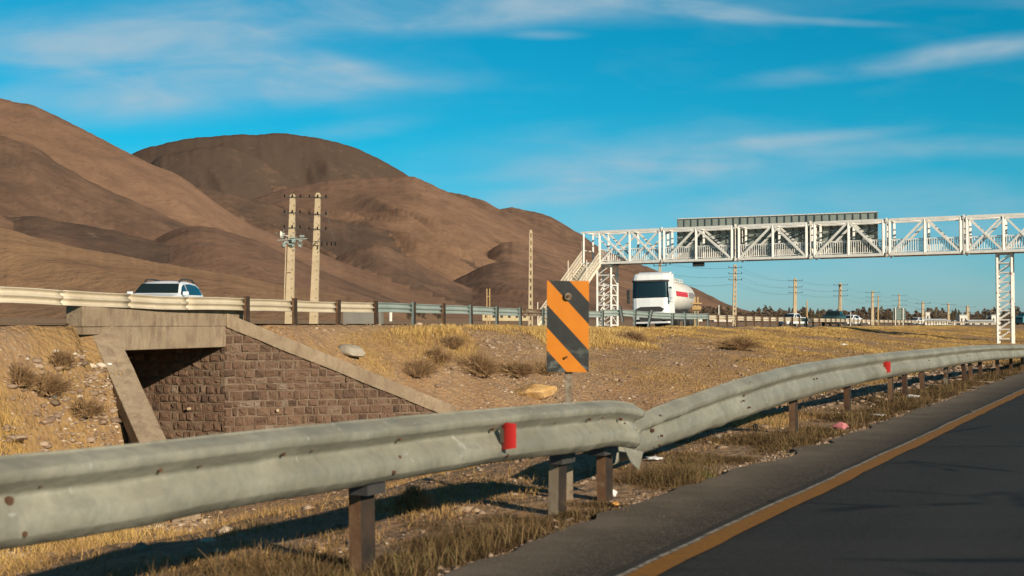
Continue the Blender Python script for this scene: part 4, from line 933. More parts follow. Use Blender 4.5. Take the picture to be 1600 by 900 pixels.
def truck():
    c = road_pt(1017, 86); c.z -= .08
    root = empty('tanker_lorry', c, 'white tanker lorry with a red stripe on its tank coming along the far road', 'lorry', 'vehicles on the far road', math.atan2(-c.y, -c.x)-R(10.5), local=True)
    root.rotation_euler.x = R(1.5)
    Wc = 1.25
    def ring(z, xf, xr, w, ch=.22): return [Vector((xr, -w, z)), Vector((xf-ch*1.3, -w, z)), Vector((xf-ch*.35, -w+ch*.45, z)), Vector((xf, -w+ch*1.5, z)), Vector((xf+.04, 0, z)), Vector((xf, w-ch*1.5, z)), Vector((xf-ch*.35, w-ch*.45, z)), Vector((xf-ch*1.3, w, z)), Vector((xr, w, z))]
    b = MB(); b.rings([ring(.92, .02, -2.2, Wc), ring(1.05, .06, -2.2, Wc), ring(1.95, .03, -2.2, Wc), ring(3.2, -.16, -2.2, Wc-.03), ring(3.3, -.14, -2.2, Wc-.03), ring(3.58, -.26, -2.2, Wc-.07), ring(3.72, -.5, -2.2, Wc-.13)])
    cab = b.build('cab', M['truckwhite'], root)
    add_bevel(cab, .03, 2)
    # roof deflector
    b = MB(); b.rings([[Vector((-.55, y, 3.62)) for y in (-1.05, 1.05)]+[Vector((-.55, y, 3.70)) for y in (1.05, -1.05)], [Vector((-1.4, y, 3.5)) for y in (-1.1, 1.1)]+[Vector((-1.4, y, 3.74)) for y in (1.05, -1.05)], [Vector((-2.25, y, 3.5)) for y in (-1.15, 1.15)]+[Vector((-2.25, y, 3.88)) for y in (1.1, -1.1)]]); b.build('roof_deflector', M['truckwhite'], root)
    for sy in (-1, 1):
        b = MB(); b.add([Vector((-2.2, sy*1.24, .95)), Vector((-2.75, sy*1.2, .95)), Vector((-2.7, sy*1.18, 3.8)), Vector((-2.2, sy*1.22, 3.7)), Vector((-2.2, sy*1.20, .95)), Vector((-2.75, sy*1.16, .95)), Vector((-2.7, sy*1.14, 3.8)), Vector((-2.2, sy*1.18, 3.7))], [(0, 1, 2, 3), (7, 6, 5, 4), (0, 4, 5, 1), (1, 5, 6, 2), (2, 6, 7, 3), (3, 7, 4, 0)]); b.build('side_fairing', M['truckwhite'], root)
    # windscreen
    def wr(z, xf, w, ch=.22, e=.015): return [Vector((xf-ch*.9, -w+ch*.1-e, z)), Vector((xf-ch*.35+e, -w+ch*.45, z)), Vector((xf+e, -w+ch*1.5, z)), Vector((xf+.04+e, 0, z)), Vector((xf+e, w-ch*1.5, z)), Vector((xf-ch*.35+e, w-ch*.45, z)), Vector((xf-ch*.9, w-ch*.1+e, z))]
    b = MB(); b.rings([wr(2.06, .012, Wc-.005), wr(2.6, -.066, Wc-.015), wr(3.16, -.150, Wc-.03)], cap=False, closed=False); ws = b.build('windscreen', M['glass'], root, smooth=True)
    b = MB(); b.bar((.04, -.95, 2.09), (.05, -.1, 2.15), .02); b.bar((.04, .15, 2.09), (.05, .95, 2.15), .02); b.build('wiper', M['dark'], root)
    b = MB(); b.box((-.42, -.75, 2.02), (.25, .5, .05)); b.build('dashboard_paper', M['trashwhite'], root)
    b = MB(); b.rings([wr(3.14, -.145, Wc-.03, e=.10), wr(3.26, -.14, Wc-.03, e=.04)], cap=False, closed=False); b.build('sun_visor', M['dark'], root)
    for sy in (-1, 1):
        b = MB(); b.add([Vector((-.45, sy*(Wc+.004), 1.85)), Vector((-1.45, sy*(Wc+.004), 1.95)), Vector((-1.45, sy*(Wc-.012), 2.8)), Vector((-.55, sy*(Wc-.012), 2.8))], [(0, 1, 2, 3)]); b.build('side_window', M['glass'], root)
        m = MB(); m.box((.0, sy*(Wc+.22), 2.32), (.16, .22, .62)); m.box((.0, sy*(Wc+.22), 1.85), (.16, .22, .26)); mm = add_bevel(m.build('mirror', M['dark'] if sy < 0 else M['truckwhite'], root), .03); m = MB(); m.bar((-.15, sy*Wc, 2.7), (.0, sy*(Wc+.22), 2.72), .05); m.bar((-.15, sy*Wc, 1.8), (.0, sy*(Wc+.22), 1.75), .05); m.build('bracket', M['dark'], mm)
        b = MB(); b.box((.0, sy*.98, .72), (.14, .42, .24)); add_bevel(b.build('headlight', M['lamp'], root), .03)
        b = MB(); b.box((-.5, sy*1.22, .9), (.75, .05, .32)); b.build('step_panel', M['truckwhite'], root)
    b = MB(); b.add([Vector((.085, -.95, 1.34)), Vector((.115, -.65, 1.46)), Vector((.12, .65, 1.46)), Vector((.085, .95, 1.30)), Vector((.095, .8, 1.12)), Vector((.115, -.8, 1.12))], [(0, 5, 4, 3, 2, 1)]); b.build('grille', M['dark'], root)
    b = MB(); b.box((-.02, 0, .66), (.16, 1.5, .52)); b.build('lower_grille', M['dark'], root)
    b = MB(); b.rings([[Vector((.08, -1.2, z)) for z in (.34,)]+[Vector((.08, 1.2, .34)), Vector((-.5, 1.25, .34)), Vector((-.5, -1.25, .34))], [Vector((.12, -1.15, .46)), Vector((.12, 1.15, .46)), Vector((-.5, 1.25, .46)), Vector((-.5, -1.25, .46))]]); b.build('bumper', M['truckwhite'], root)
    b = MB()
    for y in (-.75, 0, .75): b.bar((-.33, y, 3.47), (-.25, y, 3.46), .09, n=8)
    b.build('roof_lamp', M['dark'], root)
    b = MB()
    for y in (-.45, .45): b.box((-6.6, y, .82), (11.5, .10, .28))
    b.build('chassis', M['dark'], root)
    for wx, r in ((-.95, .5), (-3.6, .5), (-9.0, .5), (-10.2, .5), (-11.4, .5)):
        for sy in (-1, 1): wheel(root, (wx, sy*1.05, r), r, .32 if wx > -2 else .5)
    # tank
    b = MB(); K = 32; st = [(-3.02, .02), (-3.03, .55), (-3.12, .88), (-3.32, 1.0), (-12.0, 1.0), (-12.2, .88), (-12.3, .5), (-12.3, .02)]
    b.rings([[Vector((x, 1.23*math.cos(2*math.pi*k/K)*f, 2.28+1.12*math.sin(2*math.pi*k/K)*f)) for k in range(K)] for x, f in st]); tk = b.build('tank', M['tank'], root, smooth=True)
    def tp_(x, a, e=.012): return Vector((x, (1.23+e)*math.cos(a), 2.28+(1.12+e)*math.sin(a)))
    for sy in (1, -1):
        b = MB(); lo = []; hi = []; n = 12
        for i in range(n+1):
            x = -3.35-5.2*i/n; a0, a1 = R(-3), R(15)
            lo.append(tp_(x, a0)); hi.append(tp_(x, a1))
        mid = [tp_(p.x, R(6)) for p in lo]
        if sy < 0:
            for p in lo+mid+hi: p.y *= -1
        b.add(lo+mid+hi, [(i, i+1, n+2+i, n+1+i) for i in range(n)]+[(n+1+i, n+2+i, 2*n+3+i, 2*n+2+i) for i in range(n)]); b.build('stripe', M['redpaint'], tk)
        b = MB(); rr = random.Random(3)
        for i in range(7):
            x = -9.0-.42*i; a = R(5); h2 = rr.uniform(.16, .26)
            for dx, aa, bb in ((0, -h2, h2), (.14, -h2, h2*.2), (.25, -.05, h2)):
                p0 = tp_(x-dx, a+aa*.9, .02); p1 = tp_(x-dx, a+bb*.9, .02)
                if sy < 0: p0.y *= -1; p1.y *= -1
                b.bar(p0, p1, .07, .02)
        b.build('lettering', M['greytext'], tk)
    b = MB()
    for y in (-.32, .32): b.bar((-3.5, y, 3.62), (-12, y, 3.62), .05); b.bar((-3.5, y, 3.42), (-12, y, 3.42), .06)
    for k in range(12):
        x = -3.5-8.5*k/11
        for y in (-.32, .32): b.bar((x, y, 3.36), (x, y, 3.62), .04)
    for x in (-4.5, -7, -9.5): b.bar((x, 0, 3.3), (x, 0, 3.6), .5, n=14)
    b.build('walkway', M['tank'], tk)
    b = MB(); 
    for x in (-3.6, -6.5, -9.2, -11.6): b.box((x, 0, 1.15), (.25, 1.5, .5))
    b.box((-5.6, 1.05, .75), (1.8, .3, .5)); b.box((-7.4, 1.12, .62), (.9, .1, .4)); b.build('cradle', M['dark'], root)
truck()
# teal lorry at the right edge
def lorry(px_, Yd):
    c = road_pt(px_, Yd); root = empty('box_lorry', c, 'small teal box lorry far down the road right of the footbridge leg', 'lorry', 'vehicles on the far road', math.atan2(-c.y, -c.x)-R(30), local=True)
    b = MB(); b.rings([[Vector((x, -1.1, z)) , Vector((x, 1.1, z)), Vector((x2, 1.1, z)), Vector((x2, -1.1, z))] for z, x, x2 in ((.6, 0, -1.9), (1.5, 0, -1.9), (2.4, -.35, -1.9))]); add_bevel(b.build('cab', M['carteal'], root), .05)
    b = MB(); b.add([Vector((.01, -.95, 1.5)), Vector((.01, .95, 1.5)), Vector((-.30, .9, 2.25)), Vector((-.30, -.9, 2.25))], [(0, 1, 2, 3)]); b.build('windscreen', M['glass'], root)
    b = MB(); b.box((-4.6, 0, 2.0), (5.2, 2.4, 2.2)); b.build('box_body', M['carteal'], root)
    for wx in (-.9, -5.8):
        for sy in (-1, 1): wheel(root, (wx, sy*.95, .45), .45, .28)
lorry(1592, 330)

# ------------------------------------------------------------------ poles, wires
def arm(b, bi, c, w, dirv, ins=3):
    b.bar(c-dirv*w/2, c+dirv*w/2, .09)
    for k in range(ins):
        p = c+dirv*(w*(k/(ins-1)-.5)*.96); bi.bar(p, p+Vector((0, 0, .28)), .17, w2=.10, n=8)
def slab_pole(b, base, top, w0, w1, dp):
    """concrete pole with a recessed ladder slot in its face"""
    n = 13; ax = top-base
    for sx in (-1, 1):
        b.bar(base+Vector((sx*w0*.34, 0, 0)), top+Vector((sx*w1*.34, 0, 0)), w0*.32, dp, up=(0, 1, 0), w2=w1*.32)
    for k in range(n+1):
        p = base+ax*(k/n); w = w0+(w1-w0)*k/n; b.box(p, (w*.7, dp*.8, ax.length/n*.45))
POLES = {}
def solid_pole(px0, py0, px1, py1, Yd, w0, w1, label, name='utility_pole', arms=(), mat='pole', holes=True, armw=1.8, armins=3, dirv=Vector((1, .25, 0)), slotted=False, group='utility poles beyond the far road'):
    base = at(px0, py0, Yd); base.z = min(base.z, gz(base.x, base.y)+.0)-.3; top = at(px1, py1, Yd); dirv = dirv.normalized()
    root = empty(name, base, label, 'utility pole', group); b = MB()
    if slotted: slab_pole(b, base, top, w0, w1, w0*.7)
    else:
        b.bar(base, top, w0, w0*.8, up=(0, 1, 0), w2=w1)
        b.bar(top, top+(top-base).normalized()*.16, w1, w1*.8, up=(0, 1, 0), w2=w1*.5)
    b.build('pole', M[mat], root)
    if holes:
        b = MB(); k = 0; ax = (top-base); Ln = ax.length; z = 1.3
        while z < Ln-.5:
            p = base+ax*(z/Ln)+Vector((w0*.22, -(w0+(w1-w0)*z/Ln)*.40-.004, 0)); b.bar(p, p+Vector((0, -.01, 0)), .11, n=8); z += .85
        b.build('climbing_holes', M['dark'], root)
    if arms:
        for dz in arms:
            ba = MB(); bi = MB(); c = top-Vector((0, w1*.45, dz)); arm(ba, bi, c, armw, dirv, armins)
            ca = ba.build('crossarm', M['arm'], root); bi.build('insulators', M['ins'], ca)
    POLES[label] = (root, base, top); return root, base, top
# twin poles
Yt = 118
rA, bA, tA = solid_pole(452, 470, 457.5, 306, Yt, .78, .48, 'leaning concrete pole with grey switch boxes and a white dish, left of the close pair', arms=(.15, 1.6, 3.0), armw=1.5, dirv=Vector((1, .1, 0)))
rB, bB, tB = solid_pole(490, 470, 497, 304, Yt+1.5, .78, .48, 'leaning concrete pole without boxes, right of the close pair', arms=(.3, 1.9, 3.3), armw=1.6, dirv=Vector((1, .1, 0)))
b = MB(); rr = random.Random(9); c0 = at(456, 372, Yt-.5)
for k in range(16): b.box(c0+Vector((rr.uniform(-1.0, .95), rr.uniform(-.1, .3), rr.uniform(-.75, .55))), (rr.uniform(.15, .4), .25, rr.uniform(.12, .42)))
for k in range(10): p = c0+Vector((rr.uniform(-1.3, 1.2), 0, rr.uniform(-.9, .8))); b.bar(p, p+Vector((rr.uniform(-.5, .5), 0, rr.uniform(-.6, .6))), .035)
b.bar(c0+Vector((-1.3, 0, -.2)), c0+Vector((1.4, 0, -.05)), .08); b.build('switchgear', M['equip'], rA)
b = MB(); c = at(438.5, 366, Yt-.6); b.rings([[c+Vector((.02, 0, 0))+Vector((d_, -.12*0, 0))+Vector((0, math.cos(2*math.pi*k/14)*r_, math.sin(2*math.pi*k/14)*r_)) for k in range(14)] for d_, r_ in ((.15, .02), (.10, .18), (-.02, .32))], cap=False); b.bar(c, c+Vector((.8, 0, -.2)), .04); b.build('dish', M['plaster'], rA)
b = MB(); b.bar(at(444, 470, Yt-.4), at(447, 372, Yt-.4), .11, n=6); b.bar(at(444, 425, Yt-.4), at(456, 425, Yt-.4), .05); b.build('conduit', M['pole'], rA)
b = MB(); bi = MB()
c = at(500, 378, Yt+.6); b.bar(at(488, 377, Yt+.6), at(524, 379, Yt+.6), .06); b.bar(at(488, 387, Yt+.7), at(500, 372, Yt+.7), .05)
for x in (503, 511, 518, 524): p = at(x, 378, Yt+.6); bi.bar(p, p-Vector((0, 0, .35)), .13, n=6)
b.build('tap_arm', M['arm'], rB); bi.build('tap_insulators', M['ins'], rB)
def wirecurve(name, pairs, loc, label, r=.02, n=12, grp='overhead wires'):
    root = empty(name, loc, label, 'cable', grp)
    for A, B, sg in pairs:
        b = MB(); A = Vector(A); B = Vector(B); P = [A+(B-A)*(k/n)-Vector((0, 0, sg*4*(k/n)*(1-k/n))) for k in range(n+1)]
        rings = []; d = (B-A).normalized(); x = d.cross(Vector((0, 0, 1))).normalized(); y = x.cross(d)
        b.rings([[p+x*(r*math.cos(a))+y*(r*math.sin(a)) for a in (0, 2.09, 4.19)] for p in P]); b.build('wire', M['wire'], root)
prs = []
for za, zb in ((.1, .25), (1.5, 1.8), (2.9, 3.2)):
    for dx in (-.1,): prs.append((tA+Vector((dx, -.3, -za)), tB+Vector((dx, -.3, -zb)), .05))
prs += [(tB+Vector((.6, -.2, -.3)), at(522, 376, Yt+.6), .3), (tB+Vector((-.4, -.2, -2)), at(474, 350, Yt), .2), (at(474, 350, Yt), at(488, 385, Yt), .2), (tA+Vector((.3, -.3, -2)), at(463, 366, Yt-.4), .3), (tA+Vector((-.5, -.3, -3.2)), at(446, 362, Yt-.4), .2), (at(446, 366, Yt-.4), at(441, 385, Yt-.4), .1)]
wirecurve('jumper_cable', prs, Vector(tB), 'thin dark jumper cables strung between the close pair of poles')
LINE = [(829, 500, 829.5, 362, 160, .60, .40, 'slotted concrete pole standing alone left of the footbridge stair', ()),
        (1032, 500, 1031, 406, 210, .62, .42, 'concrete pole rising behind the tanker lorry cab', (1.0,)),
        (1147, 500, 1148.5, 415, 250, .8, .6, 'tall concrete pole nearest the lorry on its right', (.4, 1.6, 2.8)),
        (1242, 503, 1242.5, 436, 318, .95, .7, 'tall concrete pole above the white pickup', (.4, 2.0, 3.4)),
        (1312, 503, 1313, 443, 350, .95, .7, 'tall concrete pole right of the dark green pickup', (.4, 2.0, 3.4)),
        (1363, 503, 1363.5, 455, 420, .95, .7, 'concrete pole just left of the green sign', (.4, 1.9, 3.3)),
        (1405, 490, 1405, 460, 520, .9, .6, 'distant thin pole showing above the green sign', (.4, 2.4, 4.4)),
        (1442, 508, 1442, 472, 420, .9, .7, 'pole with dark insulator clusters, right of the green sign', (.4, 2.4, 4.4)),
        (1482, 508, 1482, 474, 560, 1.0, .8, 'distant pole left of the dark poplar group', (.5, 3, 5)),
        (1512, 505, 1512, 478, 600, 1.4, 1.2, 'stocky distant pole right of the dark poplar group', (.5, 3, 5)),
        (1550, 503, 1550, 482, 760, 1.0, .8, 'faint thin pole just left of the right footbridge leg', (.5, 3)),
        (1372, 503, 1372, 462, 480, .5, .4, 'thin plain pole right beside the pole near the green sign', ()),
        (1261, 503, 1261, 470, 420, .45, .35, 'thin ochre pole right of the pole above the white pickup', ())]
LT = []
for (x0, y0, x1, y1, Yd, w0, w1, lb, ar) in LINE:
    r_, bs, tp2 = solid_pole(x0, y0, x1, y1, Yd, w0, w1, lb, arms=ar, slotted=(Yd < 260), holes=False, armw=1.5+(Yd-160)*.012, dirv=Vector((.95, -.3, 0)), mat='polewood' if x0 in (1261, 1372) else 'pole'); LT.append(tp2)
nm_ = ['the lone pole', 'the pole behind the lorry', 'the tall pole right of the lorry', 'the pole above the white pickup', 'the pole right of the green pickup', 'the pole left of the green sign', 'the pole above the green sign', '', 'the pole left of the dark poplars', 'the stocky pole']
for a, b2 in zip([0, 1, 2, 3, 4, 5, 6, 8], [1, 2, 3, 4, 5, 6, 8, 9]):
    prs = []
    for dz in (.4, 2.1, 3.6):
        for dx in (-.8, .8): prs.append((LT[a]+Vector((dx, 0, -dz)), LT[b2]+Vector((dx, 0, -dz)), (LT[a]-LT[b2]).length*.012))
    wirecurve('power_line', prs, LT[a], 'thin wires from %s to %s' % (nm_[a].replace('the pole ', 'pole ').replace('the ', '', 1), ['the lone pole', 'the lorry pole', 'the next pole rightward', 'the pickup pole', 'the green pickup pole', 'the sign pole', 'the pole over the sign', '', 'the poplar pole', 'the stocky pole'][b2]), r=.013)
# ochre twin posts and small posts
def twinpost(px_, ytop, ybot, Yd, w, lb, mat='polewood', plat=False):
    a = at(px_-2.2, ybot, Yd); root = empty('twin_post', a, lb, 'post'); 
    for dx in (-2.2, 2.2): b = MB(); b.bar(at(px_+dx, ybot, Yd)-Vector((0, 0, .5)), at(px_+dx, ytop, Yd), w); b.build('post', M[mat], root)
    b = MB(); b.bar(at(px_-2.2, ytop+12, Yd), at(px_+2.2, ytop+12, Yd), w*.6); 
    if plat: b.box(at(px_, ytop+10, Yd), (.7, .4, .10)); b.box(at(px_, ytop+17, Yd), (.6, .4, .25))
    b.build('crosspiece', M[mat], root)
twinpost(763, 451, 503, 130, .10, 'pair of thin ochre posts beyond the barrier left of the lone pole')
twinpost(1088, 464, 508, 88, .10, 'pair of ochre posts with small platform just right of the tanker lorry', plat=True)
for (x, yt, yb, Yd, w, lb) in [(1123, 478, 500, 120, .12, 'short white marker post beyond the barrier right of the lorry'), (610, 482, 500, 110, .30, 'thick short white post beyond the barrier left of the lone pole'), (1329, 489, 510, 150, .12, 'short pale post beside the white car behind the green pickup')]:
    b = MB(); b.bar(at(x, yb+2, Yd), at(x, yt, Yd), w, n=8); b.bar(at(x, yt, Yd), at(x, yt, Yd)+Vector((0, 0, .08)), w*1.2, n=8); tag(b.build('marker_post', M['plaster']), lb, 'post')
# green sign seen from behind
a = at(1405, 505, 300); root = empty('road_sign', a, 'grey green rectangular road sign on two white legs beyond the barrier', 'road sign')
b = MB(); b.box(at(1405, 491.5, 300), (2.9, .08, 3.1)); b.build('panel', M['signgreen'], root)
b = MB(); b.bar(at(1399, 512, 299.8), at(1399, 481, 299.8), .2); b.bar(at(1411, 512, 299.8), at(1411, 481, 299.8), .2); b.build('legs', M['plaster'], root)
b = MB(); 
for y in (483, 487, 491, 495, 499): b.bar(at(1395.5, y, 299.9), at(1414.5, y, 299.9), .07)
b.build('ribs', M['boardframe'], root)

# ------------------------------------------------------------------ distant buildings
def house(px_, pyb, Yd, w, d, h_, lb, wall='plaster', roof='flat', win=2, name='house'):
    c = at(px_, pyb, Yd); c.z = min(c.z, gz(c.x, c.y)+.2)-.3; root = empty(name, c, lb, 'building', 'distant buildings')
    b = MB(); b.box(c+Vector((0, 0, h_/2)), (w, d, h_)); b.build('wall', M[wall], root)
    b = MB()
    if roof == 'flat': b.box(c+Vector((0, 0, h_+.12)), (w+.5, d+.5, .22))
    else:
        z = c.z+h_+.004; x0, x1 = c.x-w/2-.4, c.x+w/2+.4; y0, y1 = c.y-d/2-.4, c.y+d/2+.4; rz = z+h_*.35
        b.add([(x0, y0, z), (x1, y0, z), (x1, y1, z), (x0, y1, z), (x0, c.y, rz), (x1, c.y, rz)], [(0, 1, 5, 4), (2, 3, 4, 5), (0, 4, 3), (1, 2, 5), (3, 2, 1, 0)])
    b.build('roof', M['roof'], root)
    for k in range(win):
        b = MB(); b.box(c+Vector((w*((k+.5)/win-.5), -d/2-.02, h_*.55)), (w/win*.35, .06, h_*.32)); b.build('window', M['dark'], root)
house(568, 498, 150, 4.4, 3, 2.4, 'plain grey kiosk beyond the barrier, left of the thick white post', 'greybox', win=0, name='kiosk')
house(790, 493, 420, 15, 8, 2.6, 'long yellow building with dark windows left of the lone pole', 'yplaster', win=6)
house(1085, 486, 620, 7, 5, 2.6, 'small white house at the hill foot right behind the tanker', 'plaster', 'gable')
house(1130, 494, 640, 10, 5, 2.4, 'low white house at the hill foot right of the ochre posts', 'plaster', 'gable')
house(1448, 503, 560, 1.9, 3, 5.5, 'narrow white tower beyond the barrier right of the dark insulator pole', 'plaster', win=1, name='tower')
house(1459, 506, 520, 9, 5, 2.0, 'low white hall with pale roof beside the narrow white tower', 'plaster', 'gable', 3)
house(1488, 508, 540, 8, 5, 1.8, 'low white shed in front of the dark poplar group', 'plaster', 'gable', 2)
house(1503, 507, 500, 3, 4, 4.0, 'white two storey block right of the dark poplar group', 'plaster', 'flat', 2)
house(1530, 509, 480, 9, 5, 1.9, 'long low cream building left of the right footbridge leg', 'plaster', 'gable', 3)
house(1553, 508, 560, 3.5, 4, 4.6, 'white and reddish block close left of the right footbridge leg', 'plaster', 'flat', 2)
house(1350, 508, 520, 7, 4, 1.8, 'small pale shed left of the green sign', 'plaster', 'gable', 1)

# ------------------------------------------------------------------ distant trees
def tree_proto(kind, seed):
    rr = np.random.default_rng(seed); root = empty('poplar_tree' if kind == 'pop' else 'tree', (0, 0, 0), None, None, None, 0, local=True)
    H_ = 12 if kind == 'pop' else 9; b = MB(); b.bar((0, 0, -.5), (.1, 0, H_*.75), .4, n=7, w2=.1)
    for k in range(7):
        a = rr.uniform(0, 6.28); z = H_*rr.uniform(.2, .6); ln = (1.0 if kind == 'pop' else 2.4)*rr.uniform(.7, 1.2); b.bar((.05, 0, z), (math.cos(a)*ln, math.sin(a)*ln, z+(3 if kind == 'pop' else 1.8)), .14, n=5, w2=.04)
    b.build('trunk', M['bark'], root)
    n = 900; 
    if kind == 'pop':
        z = rr.uniform(.12, 1, n); rad = 1.5*np.sin(np.clip(z*1.05, 0, 1)**.8*math.pi)**.6*(.6+.6*vnoise(z*6, z*0, seed)); a = rr.uniform(0, 6.28, n); r_ = rad*np.sqrt(rr.uniform(0, 1, n)); P = np.stack([r_*np.cos(a), r_*np.sin(a), z*H_], 1)
    else:
        cl = rr.normal(0, 1, (14, 3))*np.array([2.1, 2.1, 1.5])+np.array([0, 0, H_*.62]); k = rr.integers(0, 14, n); P = cl[k]+rr.normal(0, .62, (n, 3))*np.array([1, 1, .8])
    s_ = rr.uniform(.14, .42, n)[:, None]; d1 = rr.normal(0, 1, (n, 3)); d1 /= np.linalg.norm(d1, axis=1)[:, None]; d2 = rr.normal(0, 1, (n, 3)); d2 = np.cross(d1, d2); d2 /= np.linalg.norm(d2, axis=1)[:, None]
    Vv = np.concatenate([P-d1*s_, P+d1*s_, P+d2*s_*1.3], 1).reshape(-1, 3); ob = fastmesh('crown', Vv, np.arange(n*3).reshape(-1, 3), M['leafpop' if kind == 'pop' else 'leafdark']); ob.parent = root
    return root
protos = {'pop': [tree_proto('pop', 1), tree_proto('pop', 2)], 'rnd': [tree_proto('rnd', 3), tree_proto('rnd', 4), tree_proto('rnd', 5)]}
used = set()
TR = [('pop', 1233, 480, 620), ('pop', 1238, 482, 640), ('pop', 1246, 487, 640), ('pop', 1257, 481, 600), ('pop', 1266, 481, 620), ('pop', 1271, 485, 640), ('pop', 1278, 482, 600), ('pop', 1296, 484, 640), ('pop', 1300, 483, 620),
      ('pop', 1488, 485, 520), ('pop', 1493, 482, 540), ('pop', 1498, 484, 520), ('pop', 1506, 489, 540), ('pop', 1586, 487, 560), ('pop', 1592, 489, 560),
      ('rnd', 1105, 493, 560), ('rnd', 1122, 495, 600), ('rnd', 1145, 492, 620), ('rnd', 1160, 494, 640), ('rnd', 1172, 491, 600), ('rnd', 1187, 493, 640), ('rnd', 1203, 490, 600), ('rnd', 1216, 491, 640), ('rnd', 1226, 490, 620), ('rnd', 1287, 491, 620), ('rnd', 1310, 492, 640), ('rnd', 1322, 492, 640),
      ('rnd', 1340, 495, 640), ('rnd', 1352, 496, 620), ('rnd', 1378, 490, 520), ('rnd', 1384, 488, 520), ('rnd', 1425, 497, 620), ('rnd', 1435, 495, 600), ('rnd', 1440, 497, 560), ('rnd', 1465, 494, 600), ('rnd', 1474, 497, 600), ('rnd', 1520, 494, 560), ('rnd', 1527, 495, 540), ('rnd', 1540, 496, 560), ('rnd', 1547, 495, 560), ('rnd', 1575, 496, 600),
      ('rnd', 1100, 495, 400), ('rnd', 848, 497, 190), ('rnd', 685, 496, 230), ('rnd', 660, 497, 230), ('rnd', 640, 498, 210)]
land = [(829, 'the lone pole'), (1031, 'the pole behind the lorry'), (1088, 'the ochre posts'), (1148, 'the tall pole right of the lorry'), (1242, 'the pole above the white pickup'), (1313, 'the pole right of the green pickup'), (1363, 'the pole left of the green sign'), (1405, 'the green sign'), (1442, 'the dark insulator pole'), (1482, 'the pole left of the dark poplar group'), (1512, 'the stocky pole'), (1569, 'the right footbridge leg'), (610, 'the thick white post')]
cnt = {}
for kind, x, ytop, Yd in sorted(TR, key=lambda q: q[1]):
    pr = protos[kind][random.randrange(len(protos[kind]))]; key = pr.name
    tpos = at(x, ytop, Yd); bz = gz(tpos.x, tpos.y); hgt = max(2.0, tpos.z-bz); H0 = 12.0 if kind == 'pop' else 8.2; sc_ = hgt/H0
    if key in used: o = copy_tree(pr)
    else: o = pr; used.add(key)
    o.location = (tpos.x, tpos.y, bz); o.rotation_euler.z = random.uniform(0, 6.28); w_ = sc_*(1.15 if kind == 'pop' else 1.0); o.scale = (w_, w_, sc_)
    lx, ln = min(land, key=lambda q: abs(q[0]-x)); side = 'left' if x < lx else 'right'; kk = (kind, ln, side); cnt.setdefault(kk, []).append((abs(x-lx), o))
words = ['first', 'second', 'third', 'fourth', 'fifth', 'sixth', 'seventh', 'eighth']
for (kind, ln, side), lst in cnt.items():
    lst.sort(key=lambda q: q[0])
    for i, (_, o) in enumerate(lst):
        tag(o, ('%s slim brown poplar to the %s of %s' if kind == 'pop' else '%s round dark tree to the %s of %s') % (words[i] if len(lst) > 1 else 'single', side, ln), 'tree', 'distant poplars' if kind == 'pop' else 'distant round trees')
for k in protos.values():
    for o in k:
        if o.name not in used:
            for ch in list(o.children): bpy.data.objects.remove(ch)
            bpy.data.objects.remove(o)
# far wood: one mass of foliage along the horizon
n = 26000; x_ = rng.uniform(1075, 1900, n); Yd = rng.uniform(680, 760, n); Xw = (x_-800)/F*Yd
top = 5.0+4.5*fbm(x_*.06, x_*0, 4, 12)+3.5*(vnoise(x_*.22, x_*0, 13)-.5); zz = rng.uniform(0, 1, n)**.8*top; bz = groundz(Xw, Yd, False)
P = np.stack([Xw, Yd, bz+zz], 1); s_ = rng.uniform(.35, .9, n)[:, None]; d1 = rng.normal(0, 1, (n, 3)); d1 /= np.linalg.norm(d1, axis=1)[:, None]; d2 = np.cross(d1, rng.normal(0, 1, (n, 3))); d2 /= np.linalg.norm(d2, axis=1)[:, None]
fw = fastmesh('far_wood', np.concatenate([P-d1*s_, P+d1*s_, P+d2*s_*1.3], 1).reshape(-1, 3), np.arange(n*3).reshape(-1, 3), M['leafdark'], loc=(120, 700, 2)); tag(fw, 'dark low wood along the horizon behind the barrier', 'wood', kind='stuff')

# ------------------------------------------------------------------ vegetation stuff
def blades(name, bx, by, hgt, wid, tone, mat, nb=7, spread=.10, lean=.5, label=None, loc=(0, 20, 0), seed=1, leafy=False):
    r = np.random.default_rng(seed); n = len(bx); bz = groundz(bx, by)-.02
    B = np.repeat(np.stack([bx, by, bz], 1), nb, 0); N_ = n*nb
    B[:, :2] += r.normal(0, spread, (N_, 2)); a = r.uniform(0, 2*np.pi, N_); h = np.repeat(hgt, nb)*r.uniform(.45, 1.1, N_); w = np.repeat(wid, nb)*r.uniform(.6, 1.3, N_)
    ld = r.uniform(0, 2*np.pi, N_); ll_ = r.uniform(.05, lean, N_)*h
    side = np.stack([np.cos(a)*w/2, np.sin(a)*w/2, 0*a], 1)
    mid = B+np.stack([np.cos(ld)*ll_*.35, np.sin(ld)*ll_*.35, h*.55], 1); tip = B+np.stack([np.cos(ld)*ll_, np.sin(ld)*ll_, h], 1)
    Vv = np.stack([B-side, B+side, mid+side*.8, mid-side*.8, tip], 1).reshape(-1, 3); i0 = np.arange(N_)[:, None]*5
    T = np.concatenate([i0+np.array([[0, 1, 2]]), i0+np.array([[0, 2, 3]]), i0+np.array([[3, 2, 4]])], 0)
    tn = np.clip(np.repeat(tone, nb)+r.normal(0, .12, N_), 0, 1)
    ob = fastmesh(name, Vv, T, mat, loc=loc, attr={'tone': np.repeat(tn, 5)}); return tag(ob, label, name.replace('_', ' '), kind='stuff')
def inframe(x, y, lo=-.46, hi=.46): u = x/np.maximum(y, .1); return (u > lo) & (u < hi)
